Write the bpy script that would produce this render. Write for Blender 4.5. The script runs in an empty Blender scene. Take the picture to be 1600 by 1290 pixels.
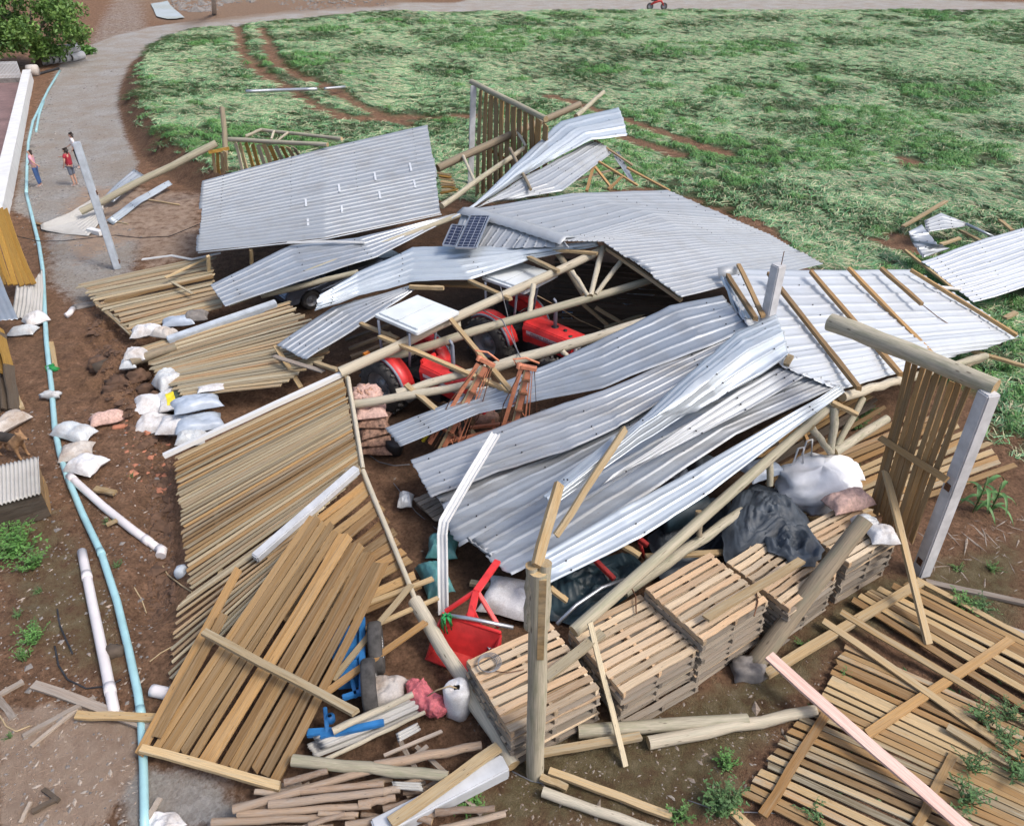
import bpy, bmesh, math, random
import numpy as np
from mathutils import Vector, Matrix, noise as mnoise
C = bpy.context.scene
COL = C.collection
rnd = random.Random(11)
R = math.radians

# ---------------------------------------------------------------- camera
CAM_H, PITCH, FPX = 10.5, R(34), 1180.0
cd = bpy.data.cameras.new('camera'); cam = bpy.data.objects.new('camera', cd); COL.objects.link(cam)
cam.location = (0, 0, CAM_H); cam.rotation_euler = (R(90) - PITCH, 0, 0)
cd.sensor_fit = 'HORIZONTAL'; cd.sensor_width = 36; cd.lens = 36 * FPX / 1600
cd.clip_start = 0.1; cd.clip_end = 3000
C.camera = cam

# ---------------------------------------------------------------- sky, sun, exposure
SUN_EL, SUN_AZ = R(52), R(115)          # azimuth clockwise from +Y: light from the right, a little behind the camera
w = bpy.data.worlds.new('World'); C.world = w; w.use_nodes = True
nt = w.node_tree; nt.nodes.clear()
sky = nt.nodes.new('ShaderNodeTexSky'); sky.sky_type = 'NISHITA'; sky.sun_disc = False
sky.sun_elevation = SUN_EL; sky.sun_rotation = SUN_AZ
sky.air_density = 1.0; sky.dust_density = 4.0; sky.ozone_density = 1.0
bg = nt.nodes.new('ShaderNodeBackground'); bg.inputs['Strength'].default_value = 0.15
wo = nt.nodes.new('ShaderNodeOutputWorld')
nt.links.new(sky.outputs[0], bg.inputs[0]); nt.links.new(bg.outputs[0], wo.inputs[0])
sl = bpy.data.lights.new('sun', 'SUN'); sl.energy = 1.5; sl.angle = R(14); sl.color = (1, .96, .9)
sun = bpy.data.objects.new('sun', sl); COL.objects.link(sun)
sdir = Vector((math.sin(SUN_AZ) * math.cos(SUN_EL), math.cos(SUN_AZ) * math.cos(SUN_EL), math.sin(SUN_EL)))
sun.rotation_euler = sdir.to_track_quat('Z', 'Y').to_euler()
C.view_settings.view_transform = 'Standard'; C.view_settings.look = 'None'
C.view_settings.gamma = 1; C.view_settings.use_curve_mapping = False
C.view_settings.exposure = 0.42
C.cycles.max_bounces = 6; C.cycles.diffuse_bounces = 3; C.cycles.glossy_bounces = 3

# ---------------------------------------------------------------- photo point + height -> place in the world
_s, _c = math.sin(PITCH), math.cos(PITCH)
def P(px, py, z=0.0):
    u = (px - 800) / FPX; v = (py - 645) / FPX
    d = (u, _c - v * _s, -_s - v * _c)
    t = (z - CAM_H) / d[2]
    return Vector((d[0] * t, d[1] * t, z))

FIELD_PX = [(318,306),(262,276),(222,246),(198,208),(184,165),(190,128),(210,95),(245,72),(300,58),(420,46),(600,28),(800,23),
            (1000,21),(1200,22),(1600,23),(2300,23),(2600,500),(1900,800),(1640,775),(1580,745),(1535,725),(1500,640),(1440,640),(1380,570),(1270,470),(1150,350),(1000,305),(800,325),(560,330)]
FIELD = [P(*p).xy for p in FIELD_PX]
def poly_arrays(poly):
    a = np.array([[p[0], p[1]] for p in poly]); return a, np.roll(a, -1, 0)
def inside(poly, X, Y):
    a, b = poly_arrays(poly); r = np.zeros(X.shape, bool)
    for (x0, y0), (x1, y1) in zip(a, b):
        cond = ((y0 > Y) != (y1 > Y))
        with np.errstate(divide='ignore', invalid='ignore'):
            xi = (x1 - x0) * (Y - y0) / (y1 - y0 + 1e-12) + x0
        r ^= cond & (X < xi)
    return r
def dist_line(pts, X, Y, closed=False):
    pts = [(p[0], p[1]) for p in pts]
    segs = list(zip(pts, pts[1:] + ([pts[0]] if closed else [])))
    if not closed: segs = list(zip(pts[:-1], pts[1:]))
    d = np.full(X.shape, 1e9)
    for (x0, y0), (x1, y1) in segs:
        dx, dy = x1 - x0, y1 - y0; L = dx * dx + dy * dy + 1e-12
        t = np.clip(((X - x0) * dx + (Y - y0) * dy) / L, 0, 1)
        d = np.minimum(d, np.hypot(X - x0 - t * dx, Y - y0 - t * dy))
    return d
def sstep(a, b, x):
    t = np.clip((x - a) / (b - a), 0, 1); return t * t * (3 - 2 * t)
# cheap smooth value noise (numpy)
_ng = np.random.RandomState(5).rand(256, 256)
def vnoise(x, y, s):
    x = x * s + 1000; y = y * s + 1000
    xi = np.floor(x).astype(int); yi = np.floor(y).astype(int); fx = x - xi; fy = y - yi
    fx = fx * fx * (3 - 2 * fx); fy = fy * fy * (3 - 2 * fy)
    g = lambda i, j: _ng[i % 256, j % 256]
    return (g(xi, yi) * (1 - fx) + g(xi + 1, yi) * fx) * (1 - fy) + (g(xi, yi + 1) * (1 - fx) + g(xi + 1, yi + 1) * fx) * fy
def pl(*pts): return [P(*p).xy for p in pts]
TRENCH = pl((262,640),(248,760),(256,870),(236,950))
CLODS = [(P(175,600), 1.3), (P(215,560), 1.0), (P(190,520), 1.2), (P(250,640), .9)]
TRACKS = [pl((372,55),(382,105),(440,155),(500,190),(560,200)), pl((410,60),(430,112),(485,145),(560,180),(640,195)), pl((540,200),(640,185),(740,182)),
          pl((970,215),(1060,243)), pl((1380,380),(1440,395),(1400,370)), pl((1410,250),(1425,257)), pl((860,150),(1010,200),(1130,240))]
def height(X, Y):
    X = np.asarray(X, float); Y = np.asarray(Y, float)
    near = np.exp(-np.hypot(X, Y - 15) / 60)
    z = (vnoise(X, Y, .35) - .5) * .12 + (vnoise(X, Y, 1.6) - .5) * .05 * near + (vnoise(X, Y, 4.5) - .5) * .055 * near + (vnoise(X + 7, Y + 3, 2.3) - .5) * .04 * near
    ins = inside(FIELD, X, Y); d = dist_line(FIELD, X, Y, True)
    left = sstep(-4, -13, X + 0 * Y) * np.where(Y > 60, 1, 1)
    z = z + np.where(ins, sstep(0, 1.5, d), 0) * .85 * np.maximum(left, sstep(55, 75, Y) * .6)
    z = z - .32 * np.exp(-(dist_line(TRENCH, X, Y) / .38) ** 2)
    for c, r in CLODS:
        m = np.exp(-(np.hypot(X - c.x, Y - c.y) / r) ** 2)
        z = z + m * (np.maximum(vnoise(X, Y, 2.6) - .42, 0) * .9 - .06 + (vnoise(X, Y, 7.) - .5) * .12)
    for t in TRACKS[:3]:
        z = z - .12 * np.exp(-(dist_line(t, X, Y) / .4) ** 2)
    return z
def gz(x, y): return float(height(np.array([x]), np.array([y]))[0])
def G(px, py, dz=0.0):
    z = 0.0
    for _ in range(4):
        p = P(px, py, z); z = gz(p.x, p.y)
    p = P(px, py, z); p.z += dz; return p
def S(*pts): return [P(*p) for p in pts]

# ---------------------------------------------------------------- materials
def mat(name):
    m = bpy.data.materials.new(name); m.use_nodes = True
    n = m.node_tree.nodes; b = n['Principled BSDF']; return m, m.node_tree, n, b
def N(nt, t, **k):
    n = nt.nodes.new(t)
    for a, v in k.items():
        if a in n.inputs.keys(): n.inputs[a].default_value = v
        else: setattr(n, a, v)
    return n
def ramp(nt, src, stops):
    r = nt.nodes.new('ShaderNodeValToRGB'); e = r.color_ramp.elements
    while len(e) < len(stops): e.new(.5)
    for x, (p, c) in zip(e, stops):
        x.position = p; x.color = (c[0], c[1], c[2], 1) if not isinstance(c, (int, float)) else (c, c, c, 1)
    nt.links.new(src, r.inputs[0]); return r.outputs[0]
def mix(nt, f, a, b, mode='MIX'):
    m = nt.nodes.new('ShaderNodeMix'); m.data_type = 'RGBA'; m.blend_type = mode
    for s, v in ((0, f), (6, a), (7, b)):
        if hasattr(v, 'links'): nt.links.new(v, m.inputs[s])
        elif isinstance(v, (int, float)): m.inputs[s].default_value = v
        else: m.inputs[s].default_value = (v[0], v[1], v[2], 1)
    return m.outputs[2]
def bump(nt, b, h, strength=.4, dist=.02):
    n = nt.nodes.new('ShaderNodeBump'); n.inputs['Strength'].default_value = strength; n.inputs['Distance'].default_value = dist
    nt.links.new(h, n.inputs['Height']); nt.links.new(n.outputs[0], b.inputs['Normal'])
def coords(nt, scale=(1,1,1), obj=True, rand=True):
    tc = nt.nodes.new('ShaderNodeTexCoord'); mp = nt.nodes.new('ShaderNodeMapping'); mp.inputs['Scale'].default_value = scale
    nt.links.new(tc.outputs['Object'], mp.inputs[0])
    if rand:
        oi = nt.nodes.new('ShaderNodeObjectInfo'); ml = N(nt, 'ShaderNodeMath', operation='MULTIPLY'); ml.inputs[1].default_value = 37.0
        nt.links.new(oi.outputs['Random'], ml.inputs[0]); nt.links.new(ml.outputs[0], mp.inputs['Location'])
    return mp.outputs[0]
def noise(nt, vec, scale, detail=4, rough=.6):
    n = nt.nodes.new('ShaderNodeTexNoise'); n.inputs['Scale'].default_value = scale; n.inputs['Detail'].default_value = detail; n.inputs['Roughness'].default_value = rough
    if vec is not None: nt.links.new(vec, n.inputs['Vector'])
    return n.outputs[0]
def rand_out(nt):
    return nt.nodes.new('ShaderNodeObjectInfo').outputs['Random']

def wood(name, cols, grey=(.30,.27,.22), grey_amt=.45, rough=.8):
    """board wood: unit-length mesh, grain along local x, tone per piece"""
    m, nt, n, b = mat(name)
    v = coords(nt, (1.5, 13, 5)); g = noise(nt, v, 2.4, 6, .68)
    v2 = coords(nt, (1.2, 2.0, 1.2)); st = noise(nt, v2, 2.2, 4, .6)
    k = len(cols); base = ramp(nt, rand_out(nt), [(i / max(1, k - 1), c) for i, c in enumerate(cols)])
    gr = ramp(nt, g, [(.3, .38), (.48, .92), (.72, 1.4)])
    hm = N(nt, 'ShaderNodeMath', operation='MULTIPLY'); hm.inputs[1].default_value = 17.3; nt.links.new(rand_out(nt), hm.inputs[0]); hf = N(nt, 'ShaderNodeMath', operation='FRACT'); nt.links.new(hm.outputs[0], hf.inputs[0])
    base = mix(nt, 1, base, ramp(nt, hf.outputs[0], [(0., .62), (.5, .98), (1., 1.28)]), 'MULTIPLY')
    c = mix(nt, 1, base, gr, 'MULTIPLY')
    ga = ramp(nt, st, [(.42, 0.0), (.68, grey_amt)])
    c = mix(nt, ga, c, grey)
    v3 = coords(nt, (5, 2.2, 1)); kn = N(nt, 'ShaderNodeTexVoronoi'); kn.inputs['Scale'].default_value = 1.1; nt.links.new(v3, kn.inputs['Vector'])
    kk = ramp(nt, kn.outputs['Distance'], [(.035, 1.0), (.10, 0.0)])
    c = mix(nt, kk, c, (.055, .03, .016))
    nt.links.new(c, b.inputs['Base Color']); b.inputs['Roughness'].default_value = rough
    bump(nt, b, g, .35, .004); return m
M = {}
M['slat'] = wood('weathered slat wood', [(.20,.145,.075),(.37,.27,.15),(.34,.185,.075),(.44,.33,.19),(.26,.205,.115),(.36,.225,.105),(.40,.30,.17)], (.36,.335,.255), .85)
M['slat_pale'] = wood('pale slat wood', [(.42,.35,.225),(.50,.42,.28),(.38,.325,.22),(.46,.375,.23)], (.36,.33,.26), .5)
M['slat_brown'] = wood('brown slat wood', [(.26,.14,.045),(.36,.205,.075),(.22,.13,.05),(.40,.25,.105),(.32,.17,.055)], (.32,.25,.16), .45)
M['plank'] = wood('sawn plank wood', [(.44,.30,.145),(.50,.36,.19),(.38,.25,.11),(.52,.40,.235)], (.42,.38,.28), .5)
M['pallet'] = wood('pallet board wood', [(.54,.39,.24),(.59,.46,.31),(.48,.33,.20),(.55,.37,.22),(.61,.50,.36)], (.46,.40,.31), .4)
M['pallet_old'] = wood('old pallet wood', [(.25,.205,.155),(.33,.27,.205),(.21,.165,.125),(.29,.25,.205)], (.30,.29,.26), .5)
M['ochre'] = wood('ochre stained board wood', [(.36,.20,.035),(.40,.23,.045),(.33,.18,.03)], (.28,.18,.06), .35)
M['fresh'] = wood('freshly split wood', [(.74,.53,.46),(.72,.51,.43)], (.55,.30,.24), .6)
M['grey_wood'] = wood('grey driftwood', [(.30,.24,.19),(.36,.29,.23),(.26,.21,.17),(.42,.33,.25)], (.33,.31,.28), .6)
M['dark_wood'] = wood('dark and shade toned wood', [(.085,.06,.04),(.11,.08,.055),(.07,.052,.038)], (.10,.09,.075), .4)  # dark timber; on the barn's inner slats the tone paints in shade
def logmat(name, cols, moss=(.20,.22,.13)):
    m, nt, n, b = mat(name)
    v = coords(nt, (3.5, 3.5, 2.2)); g = noise(nt, v, 2.2, 5, .65)
    v2 = coords(nt, (.6, .6, 3)); st = noise(nt, v2, 2.5, 4, .6)
    base = ramp(nt, rand_out(nt), [(i / max(1, len(cols) - 1), c) for i, c in enumerate(cols)])
    c = mix(nt, 1, base, ramp(nt, g, [(.25, .55), (.55, 1.0), (.8, 1.2)]), 'MULTIPLY')
    c = mix(nt, ramp(nt, st, [(.45, 0.), (.7, .55)]), c, moss)
    v3 = coords(nt, (1, 1, 6)); kn = N(nt, 'ShaderNodeTexVoronoi'); kn.inputs['Scale'].default_value = 1.3; nt.links.new(v3, kn.inputs['Vector'])
    c = mix(nt, ramp(nt, kn.outputs['Distance'], [(.06, .8), (.14, 0.)]), c, (.10, .075, .05))
    nt.links.new(c, b.inputs['Base Color']); b.inputs['Roughness'].default_value = .85
    bump(nt, b, g, .5, .01); return m
M['log'] = logmat('peeled pole wood', [(.43,.385,.285),(.50,.45,.345),(.38,.34,.25)])
M['log_pale'] = logmat('pale pole wood', [(.52,.455,.345),(.57,.51,.40)], (.40,.39,.30))
M['log_bark'] = logmat('grey brown pole wood', [(.27,.215,.15),(.30,.245,.17)], (.19,.19,.13))
M['stick'] = logmat('dry firewood', [(.34,.235,.16),(.45,.34,.245),(.24,.165,.115),(.50,.40,.31)], (.30,.27,.24))
def simple(name, col, rough=.6, metal=0., var=.15, scale=6, bumps=0., spec=None):
    m, nt, n, b = mat(name)
    v = coords(nt); g = noise(nt, v, scale, 5, .6)
    c = mix(nt, 1, col, ramp(nt, g, [(.25, 1 - var * 1.6), (.75, 1 + var)]), 'MULTIPLY')
    nt.links.new(c, b.inputs['Base Color']); b.inputs['Roughness'].default_value = rough; b.inputs['Metallic'].default_value = metal
    if bumps: bump(nt, b, g, bumps, .02)
    if spec is not None: b.inputs['Specular IOR Level'].default_value = spec
    return m
def galv(name, cols, metal=.75, rough=.36, grime=.35, stretch=(1.2, 1.2, 1.2)):
    m, nt, n, b = mat(name)
    v = coords(nt, stretch); g = noise(nt, v, 1.1, 5, .6); g2 = noise(nt, coords(nt, (5, 5, 5)), 4, 4, .7)
    base = ramp(nt, rand_out(nt), [(i / max(1, len(cols) - 1), c) for i, c in enumerate(cols)])
    c = mix(nt, ramp(nt, g, [(.45, 0.), (.75, grime)]), base, (.21, .195, .175))
    c = mix(nt, ramp(nt, g2, [(.62, 0.), (.72, grime)]), c, (.22, .15, .095))
    nt.links.new(c, b.inputs['Base Color']); b.inputs['Metallic'].default_value = metal
    rr = nt.nodes.new('ShaderNodeMapRange'); rr.inputs['To Min'].default_value = rough - .08; rr.inputs['To Max'].default_value = rough + .14
    nt.links.new(g, rr.inputs[0]); nt.links.new(rr.outputs[0], b.inputs['Roughness'])
    bump(nt, b, noise(nt, coords(nt, (1, 1, 1)), 2.2, 3, .5), .25, .03); return m
M['roof'] = galv('dull roofing steel', [(.36,.40,.445),(.43,.465,.505),(.32,.36,.405)], .45, .38, .45)
M['roof_dirty'] = galv('stained roofing steel', [(.38,.41,.445),(.43,.455,.485)], .35, .5, .62, (.5, 2.2, 1))
M['roof_grey'] = galv('grey roofing steel', [(.39,.415,.445),(.44,.465,.49)], .3, .5, .3)
M['roof_bright'] = galv('bright zinc roofing steel', [(.55,.605,.655),(.51,.57,.625)], .4, .40, .2)
M['roof_white'] = galv('white lined roofing steel', [(.58,.61,.645),(.55,.585,.625)], .2, .42, .2)
M['fibre'] = galv('fibre cement sheet', [(.50,.49,.46),(.44,.43,.41)], 0., .9, .5)
M['translucent'] = galv('clouded roofing sheet', [(.34,.37,.405),(.39,.42,.45),(.36,.385,.41)], .35, .42, .4)
M['strip'] = simple('silver tape', (.72,.74,.76), .4, .2, .06)
M['concrete'] = simple('cast concrete', (.56,.56,.57), .85, 0, .18, 3, .25)
M['concrete_blue'] = simple('blue grey cast concrete', (.47,.52,.58), .8, 0, .18, 3, .25)
M['post_pale'] = simple('pale cast concrete', (.52,.54,.57), .8, 0, .14, 3, .2)
M['white_paint'] = simple('white painted concrete', (.72,.72,.71), .7, 0, .1, 2)
M['pvc'] = simple('white plastic pipe', (.72,.68,.68), .35, 0, .08, 2)
M['pvc_blue'] = simple('pale blue plastic pipe', (.34,.57,.61), .4, 0, .12, 2)
M['steel'] = simple('galvanised steel', (.55,.57,.60), .4, .8, .12)
M['dark_steel'] = simple('dark machine steel', (.06,.06,.065), .55, .5, .3)
M['rust'] = simple('rusty steel', (.16,.075,.04), .8, .2, .4)
M['red'] = simple('red machine paint', (.74,.045,.045), .38, 0, .2, 4)
M['red_old'] = simple('worn red paint', (.55,.05,.045), .45, 0, .25, 5)
M['orange'] = simple('faded orange paint', (.58,.22,.12), .55, 0, .22, 8)
M['blue'] = simple('blue machine paint', (.03,.17,.42), .4, 0, .2, 5)
M['rubber'] = simple('tyre rubber', (.075,.07,.066), .85, 0, .45, 6, .3)
M['rim'] = simple('grey wheel rim', (.33,.34,.36), .45, .4, .15)
M['grey_trim'] = simple('grey blue machine trim', (.22,.24,.29), .5, 0, .1)
M['canopy'] = simple('white canopy plastic', (.70,.74,.76), .4, 0, .08, 2)
M['black'] = simple('black plastic', (.02,.02,.022), .5, 0, .2)
M['glass'] = simple('dark car glass', (.03,.04,.05), .08, 0, .1)
M['car'] = simple('grey blue car paint', (.17,.21,.28), .25, .5, .08)
M['sack'] = simple('white woven sack', (.68,.68,.69), .75, 0, .16, 5, .4)
def sackmat(name, col, dirt, rough=.75):
    m, nt, n, b = mat(name); v = coords(nt); g = noise(nt, v, 2.2, 5, .65); g2 = noise(nt, v, 40, 2, .5)
    c = mix(nt, ramp(nt, g, [(.46, 0.), (.70, dirt)]), col, (.30, .22, .16)); c = mix(nt, 1, c, ramp(nt, g2, [(.3, .86), (.7, 1.08)]), 'MULTIPLY')
    nt.links.new(c, b.inputs['Base Color']); b.inputs['Roughness'].default_value = rough; bump(nt, b, g, .6, .03); return m
M['sack'] = sackmat('white woven sack', (.68,.68,.69), .6)
M['sack_dirty'] = sackmat('soiled woven sack', (.55,.51,.47), .8)
M['bigbag'] = simple('white bulk bag fabric', (.82,.83,.85), .7, 0, .08, 4, .3)
M['clear'] = sackmat('cloudy plastic bag', (.56,.59,.61), .5, .35)
M['blue_bag'] = simple('blue grey plastic sack', (.40,.46,.55), .4, 0, .15, 4, .4)
M['teal_bag'] = simple('teal plastic bag', (.11,.30,.30), .35, 0, .3, 5, .5)
M['yellow'] = simple('yellow print', (.70,.58,.03), .5, 0, .05)
M['dark_print'] = simple('dark green print', (.05,.07,.05), .5, 0, .05)
M['tarp'] = simple('black plastic tarpaulin', (.06,.075,.095), .6, 0, .4, 3, .4, .5)
M['tarp_teal'] = simple('dark teal plastic sheet', (.025,.05,.065), .5, 0, .4, 3, .4, .5)
M['net_red'] = simple('red net sack of onions', (.60,.15,.17), .7, 0, .4, 14, .6)
M['net_brown'] = simple('brown net sack of onions', (.29,.17,.12), .75, 0, .6, 12, .7)
M['net_pink'] = simple('pale pink net sack of onions', (.60,.40,.34), .75, 0, .28, 16, .6)
M['onion'] = simple('dry onion skin', (.48,.28,.20), .6, 0, .3, 14, .6)
M['green_cloth'] = simple('bright green cord', (.015,.27,.07), .5, 0, .3)
M['wire'] = simple('grey wire', (.25,.25,.26), .5, .4, .1)
M['straw_wire'] = simple('tan cord', (.42,.32,.19), .8)
M['leaf'] = simple('weed leaf', (.08,.17,.05), .6, 0, .4, 3)
M['leaf_bright'] = simple('bright weed leaf', (.11,.26,.055), .6, 0, .35, 3)
M['corn'] = simple('corn leaf', (.09,.21,.055), .55, 0, .3, 3)
M['stem'] = simple('green stem', (.12,.18,.07), .7)
M['bark'] = simple('tree bark', (.10,.075,.055), .9, 0, .3, 4, .5)
M['skin'] = simple('skin', (.52,.31,.23), .55, 0, .06)
M['hair'] = simple('dark hair', (.035,.024,.02), .6, 0, .2)
M['pink'] = simple('pink cotton', (.66,.33,.42), .8, 0, .06)
M['denim'] = simple('blue denim', (.05,.11,.27), .8, 0, .12)
M['red_cloth'] = simple('crimson cotton', (.33,.02,.04), .8, 0, .06)
M['grey_cloth'] = simple('grey blue cotton', (.15,.17,.22), .8, 0, .08)
M['white_cloth'] = simple('white cotton', (.72,.70,.72), .8, 0, .05)
M['black_cloth'] = simple('black cotton', (.02,.02,.025), .8)
M['shoe'] = simple('pale shoe', (.55,.48,.45), .7)
M['fur_dark'] = simple('black brown fur', (.045,.036,.03), .9, 0, .35, 9, .4)
M['fur_tan'] = simple('tan fur', (.33,.19,.095), .9, 0, .3, 9, .4)
M['brick_red'] = simple('terracotta shard', (.42,.17,.10), .85, 0, .2)
M['stone'] = simple('grey rubble stone', (.23,.21,.195), .9, 0, .3, 5, .4)
M['clod'] = simple('damp earth clod', (.13,.075,.048), .95, 0, .35, 5, .6)
M['white_print'] = simple('white vinyl print', (.72,.72,.72), .5, 0, .04)
M['red_print'] = simple('dark red vinyl print', (.25,.015,.02), .5, 0, .04)
M['lamp'] = simple('amber lens', (.6,.2,.02), .2)
def solar():
    m, nt, n, b = mat('solar cells')
    tc = nt.nodes.new('ShaderNodeTexCoord'); br = nt.nodes.new('ShaderNodeTexBrick'); br.offset = 0
    br.inputs['Color1'].default_value = (.012,.016,.04,1); br.inputs['Color2'].default_value = (.016,.02,.05,1); br.inputs['Mortar'].default_value = (.45,.47,.52,1)
    br.inputs['Scale'].default_value = 1; br.inputs['Brick Width'].default_value = .16; br.inputs['Row Height'].default_value = .16; br.inputs['Mortar Size'].default_value = .005
    nt.links.new(tc.outputs['Object'], br.inputs['Vector']); nt.links.new(br.outputs[0], b.inputs['Base Color']); b.inputs['Roughness'].default_value = .15
    return m
M['solar'] = solar()
def ground_mat():
    m, nt, n, b = mat('yard earth')
    tc = nt.nodes.new('ShaderNodeTexCoord'); pos = tc.outputs['Object']
    def att(name):
        a = nt.nodes.new('ShaderNodeAttribute'); a.attribute_name = name; return a
    a1 = att('cover'); s1 = nt.nodes.new('ShaderNodeSeparateColor'); nt.links.new(a1.outputs['Color'], s1.inputs[0])
    a2 = att('cover_b'); s2 = nt.nodes.new('ShaderNodeSeparateColor'); nt.links.new(a2.outputs['Color'], s2.inputs[0])
    nb = noise(nt, pos, .55, 5, .6); nm = noise(nt, pos, 3.2, 5, .65); nf = noise(nt, pos, 16, 5, .7); nx = noise(nt, pos, 55, 3, .7)
    soil = ramp(nt, nm, [(.28, (.10,.054,.033)), (.45, (.185,.106,.065)), (.62, (.27,.155,.095)), (.8, (.31,.215,.145))])
    soil = mix(nt, ramp(nt, nb, [(.4, 0.), (.65, .55)]), soil, (.23,.14,.085))
    soil = mix(nt, 1, soil, ramp(nt, nf, [(.28, .5), (.5, 1.15), (.72, 1.75)]), 'MULTIPLY')
    vor = nt.nodes.new('ShaderNodeTexVoronoi'); vor.inputs['Scale'].default_value = 14; nt.links.new(pos, vor.inputs['Vector'])
    peb = nt.nodes.new('ShaderNodeSeparateColor'); nt.links.new(vor.outputs['Color'], peb.inputs[0])
    grav = ramp(nt, peb.outputs[0], [(0., (.36,.345,.33)), (.5, (.45,.435,.42)), (1., (.54,.525,.51))])
    grav = mix(nt, ramp(nt, nb, [(.38, .1), (.62, .8)]), grav, (.42,.36,.30)); grav = mix(nt, ramp(nt, nm, [(.5, 0.), (.72, .5)]), grav, (.36,.31,.255))
    grav = mix(nt, 1, grav, ramp(nt, nf, [(.25, .75), (.75, 1.2)]), 'MULTIPLY')
    moss = ramp(nt, nm, [(.3, (.085,.07,.036)), (.5, (.17,.14,.075)), (.75, (.28,.225,.145))])
    moss = mix(nt, 1, moss, ramp(nt, nx, [(.25, .6), (.75, 1.4)]), 'MULTIPLY')
    fld = ramp(nt, nm, [(.3, (.10,.07,.045)), (.5, (.10,.14,.07)), (.7, (.15,.21,.12))])
    fld = mix(nt, 1, fld, ramp(nt, nf, [(.25, .55), (.75, 1.35)]), 'MULTIPLY')
    sand = ramp(nt, nm, [(.3, (.38,.265,.195)), (.7, (.54,.41,.315))])
    def noisy(sock):   # break the edge of a cover zone
        ad = N(nt, 'ShaderNodeMath', operation='ADD'); nt.links.new(sock, ad.inputs[0]); nt.links.new(nm, ad.inputs[1])
        ad2 = N(nt, 'ShaderNodeMath', operation='ADD'); nt.links.new(ad.outputs[0], ad2.inputs[0])
        sc = N(nt, 'ShaderNodeMath', operation='MULTIPLY'); sc.inputs[1].default_value = .5; nt.links.new(nf, sc.inputs[0]); nt.links.new(sc.outputs[0], ad2.inputs[1])
        mr = nt.nodes.new('ShaderNodeMapRange'); mr.inputs['From Min'].default_value = 1.05; mr.inputs['From Max'].default_value = 1.4
        nt.links.new(ad2.outputs[0], mr.inputs[0]); return mr.outputs[0]
    c = mix(nt, noisy(s1.outputs[1]), soil, moss)
    c = mix(nt, noisy(s1.outputs[0]), c, grav)
    c = mix(nt, noisy(s2.outputs[0]), c, sand)
    c = mix(nt, s1.outputs[2], c, fld)
    c = mix(nt, ramp(nt, nb, [(.35, 0.), (.7, .35)]), c, mix(nt, 1, c, (.72,.66,.6), 'MULTIPLY'))
    c = mix(nt, s2.outputs[1], c, mix(nt, .6, soil, (.045,.03,.022)))  # green mask: painted shade under the wreck, plus dark bank soil
    c = mix(nt, s2.outputs[2], c, mix(nt, .5, soil, (.30,.23,.17)))
    nt.links.new(c, b.inputs['Base Color']); b.inputs['Roughness'].default_value = .95; b.inputs['Specular IOR Level'].default_value = .2
    h = N(nt, 'ShaderNodeMath', operation='ADD'); nt.links.new(nf, h.inputs[0]); nt.links.new(nx, h.inputs[1])
    bump(nt, b, h.outputs[0], 1.0, .07); return m
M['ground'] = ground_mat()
M['water'] = simple('puddle water', (.52,.52,.53), .04, 0, .05)  # pale base colour paints in the sky's reflection
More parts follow.
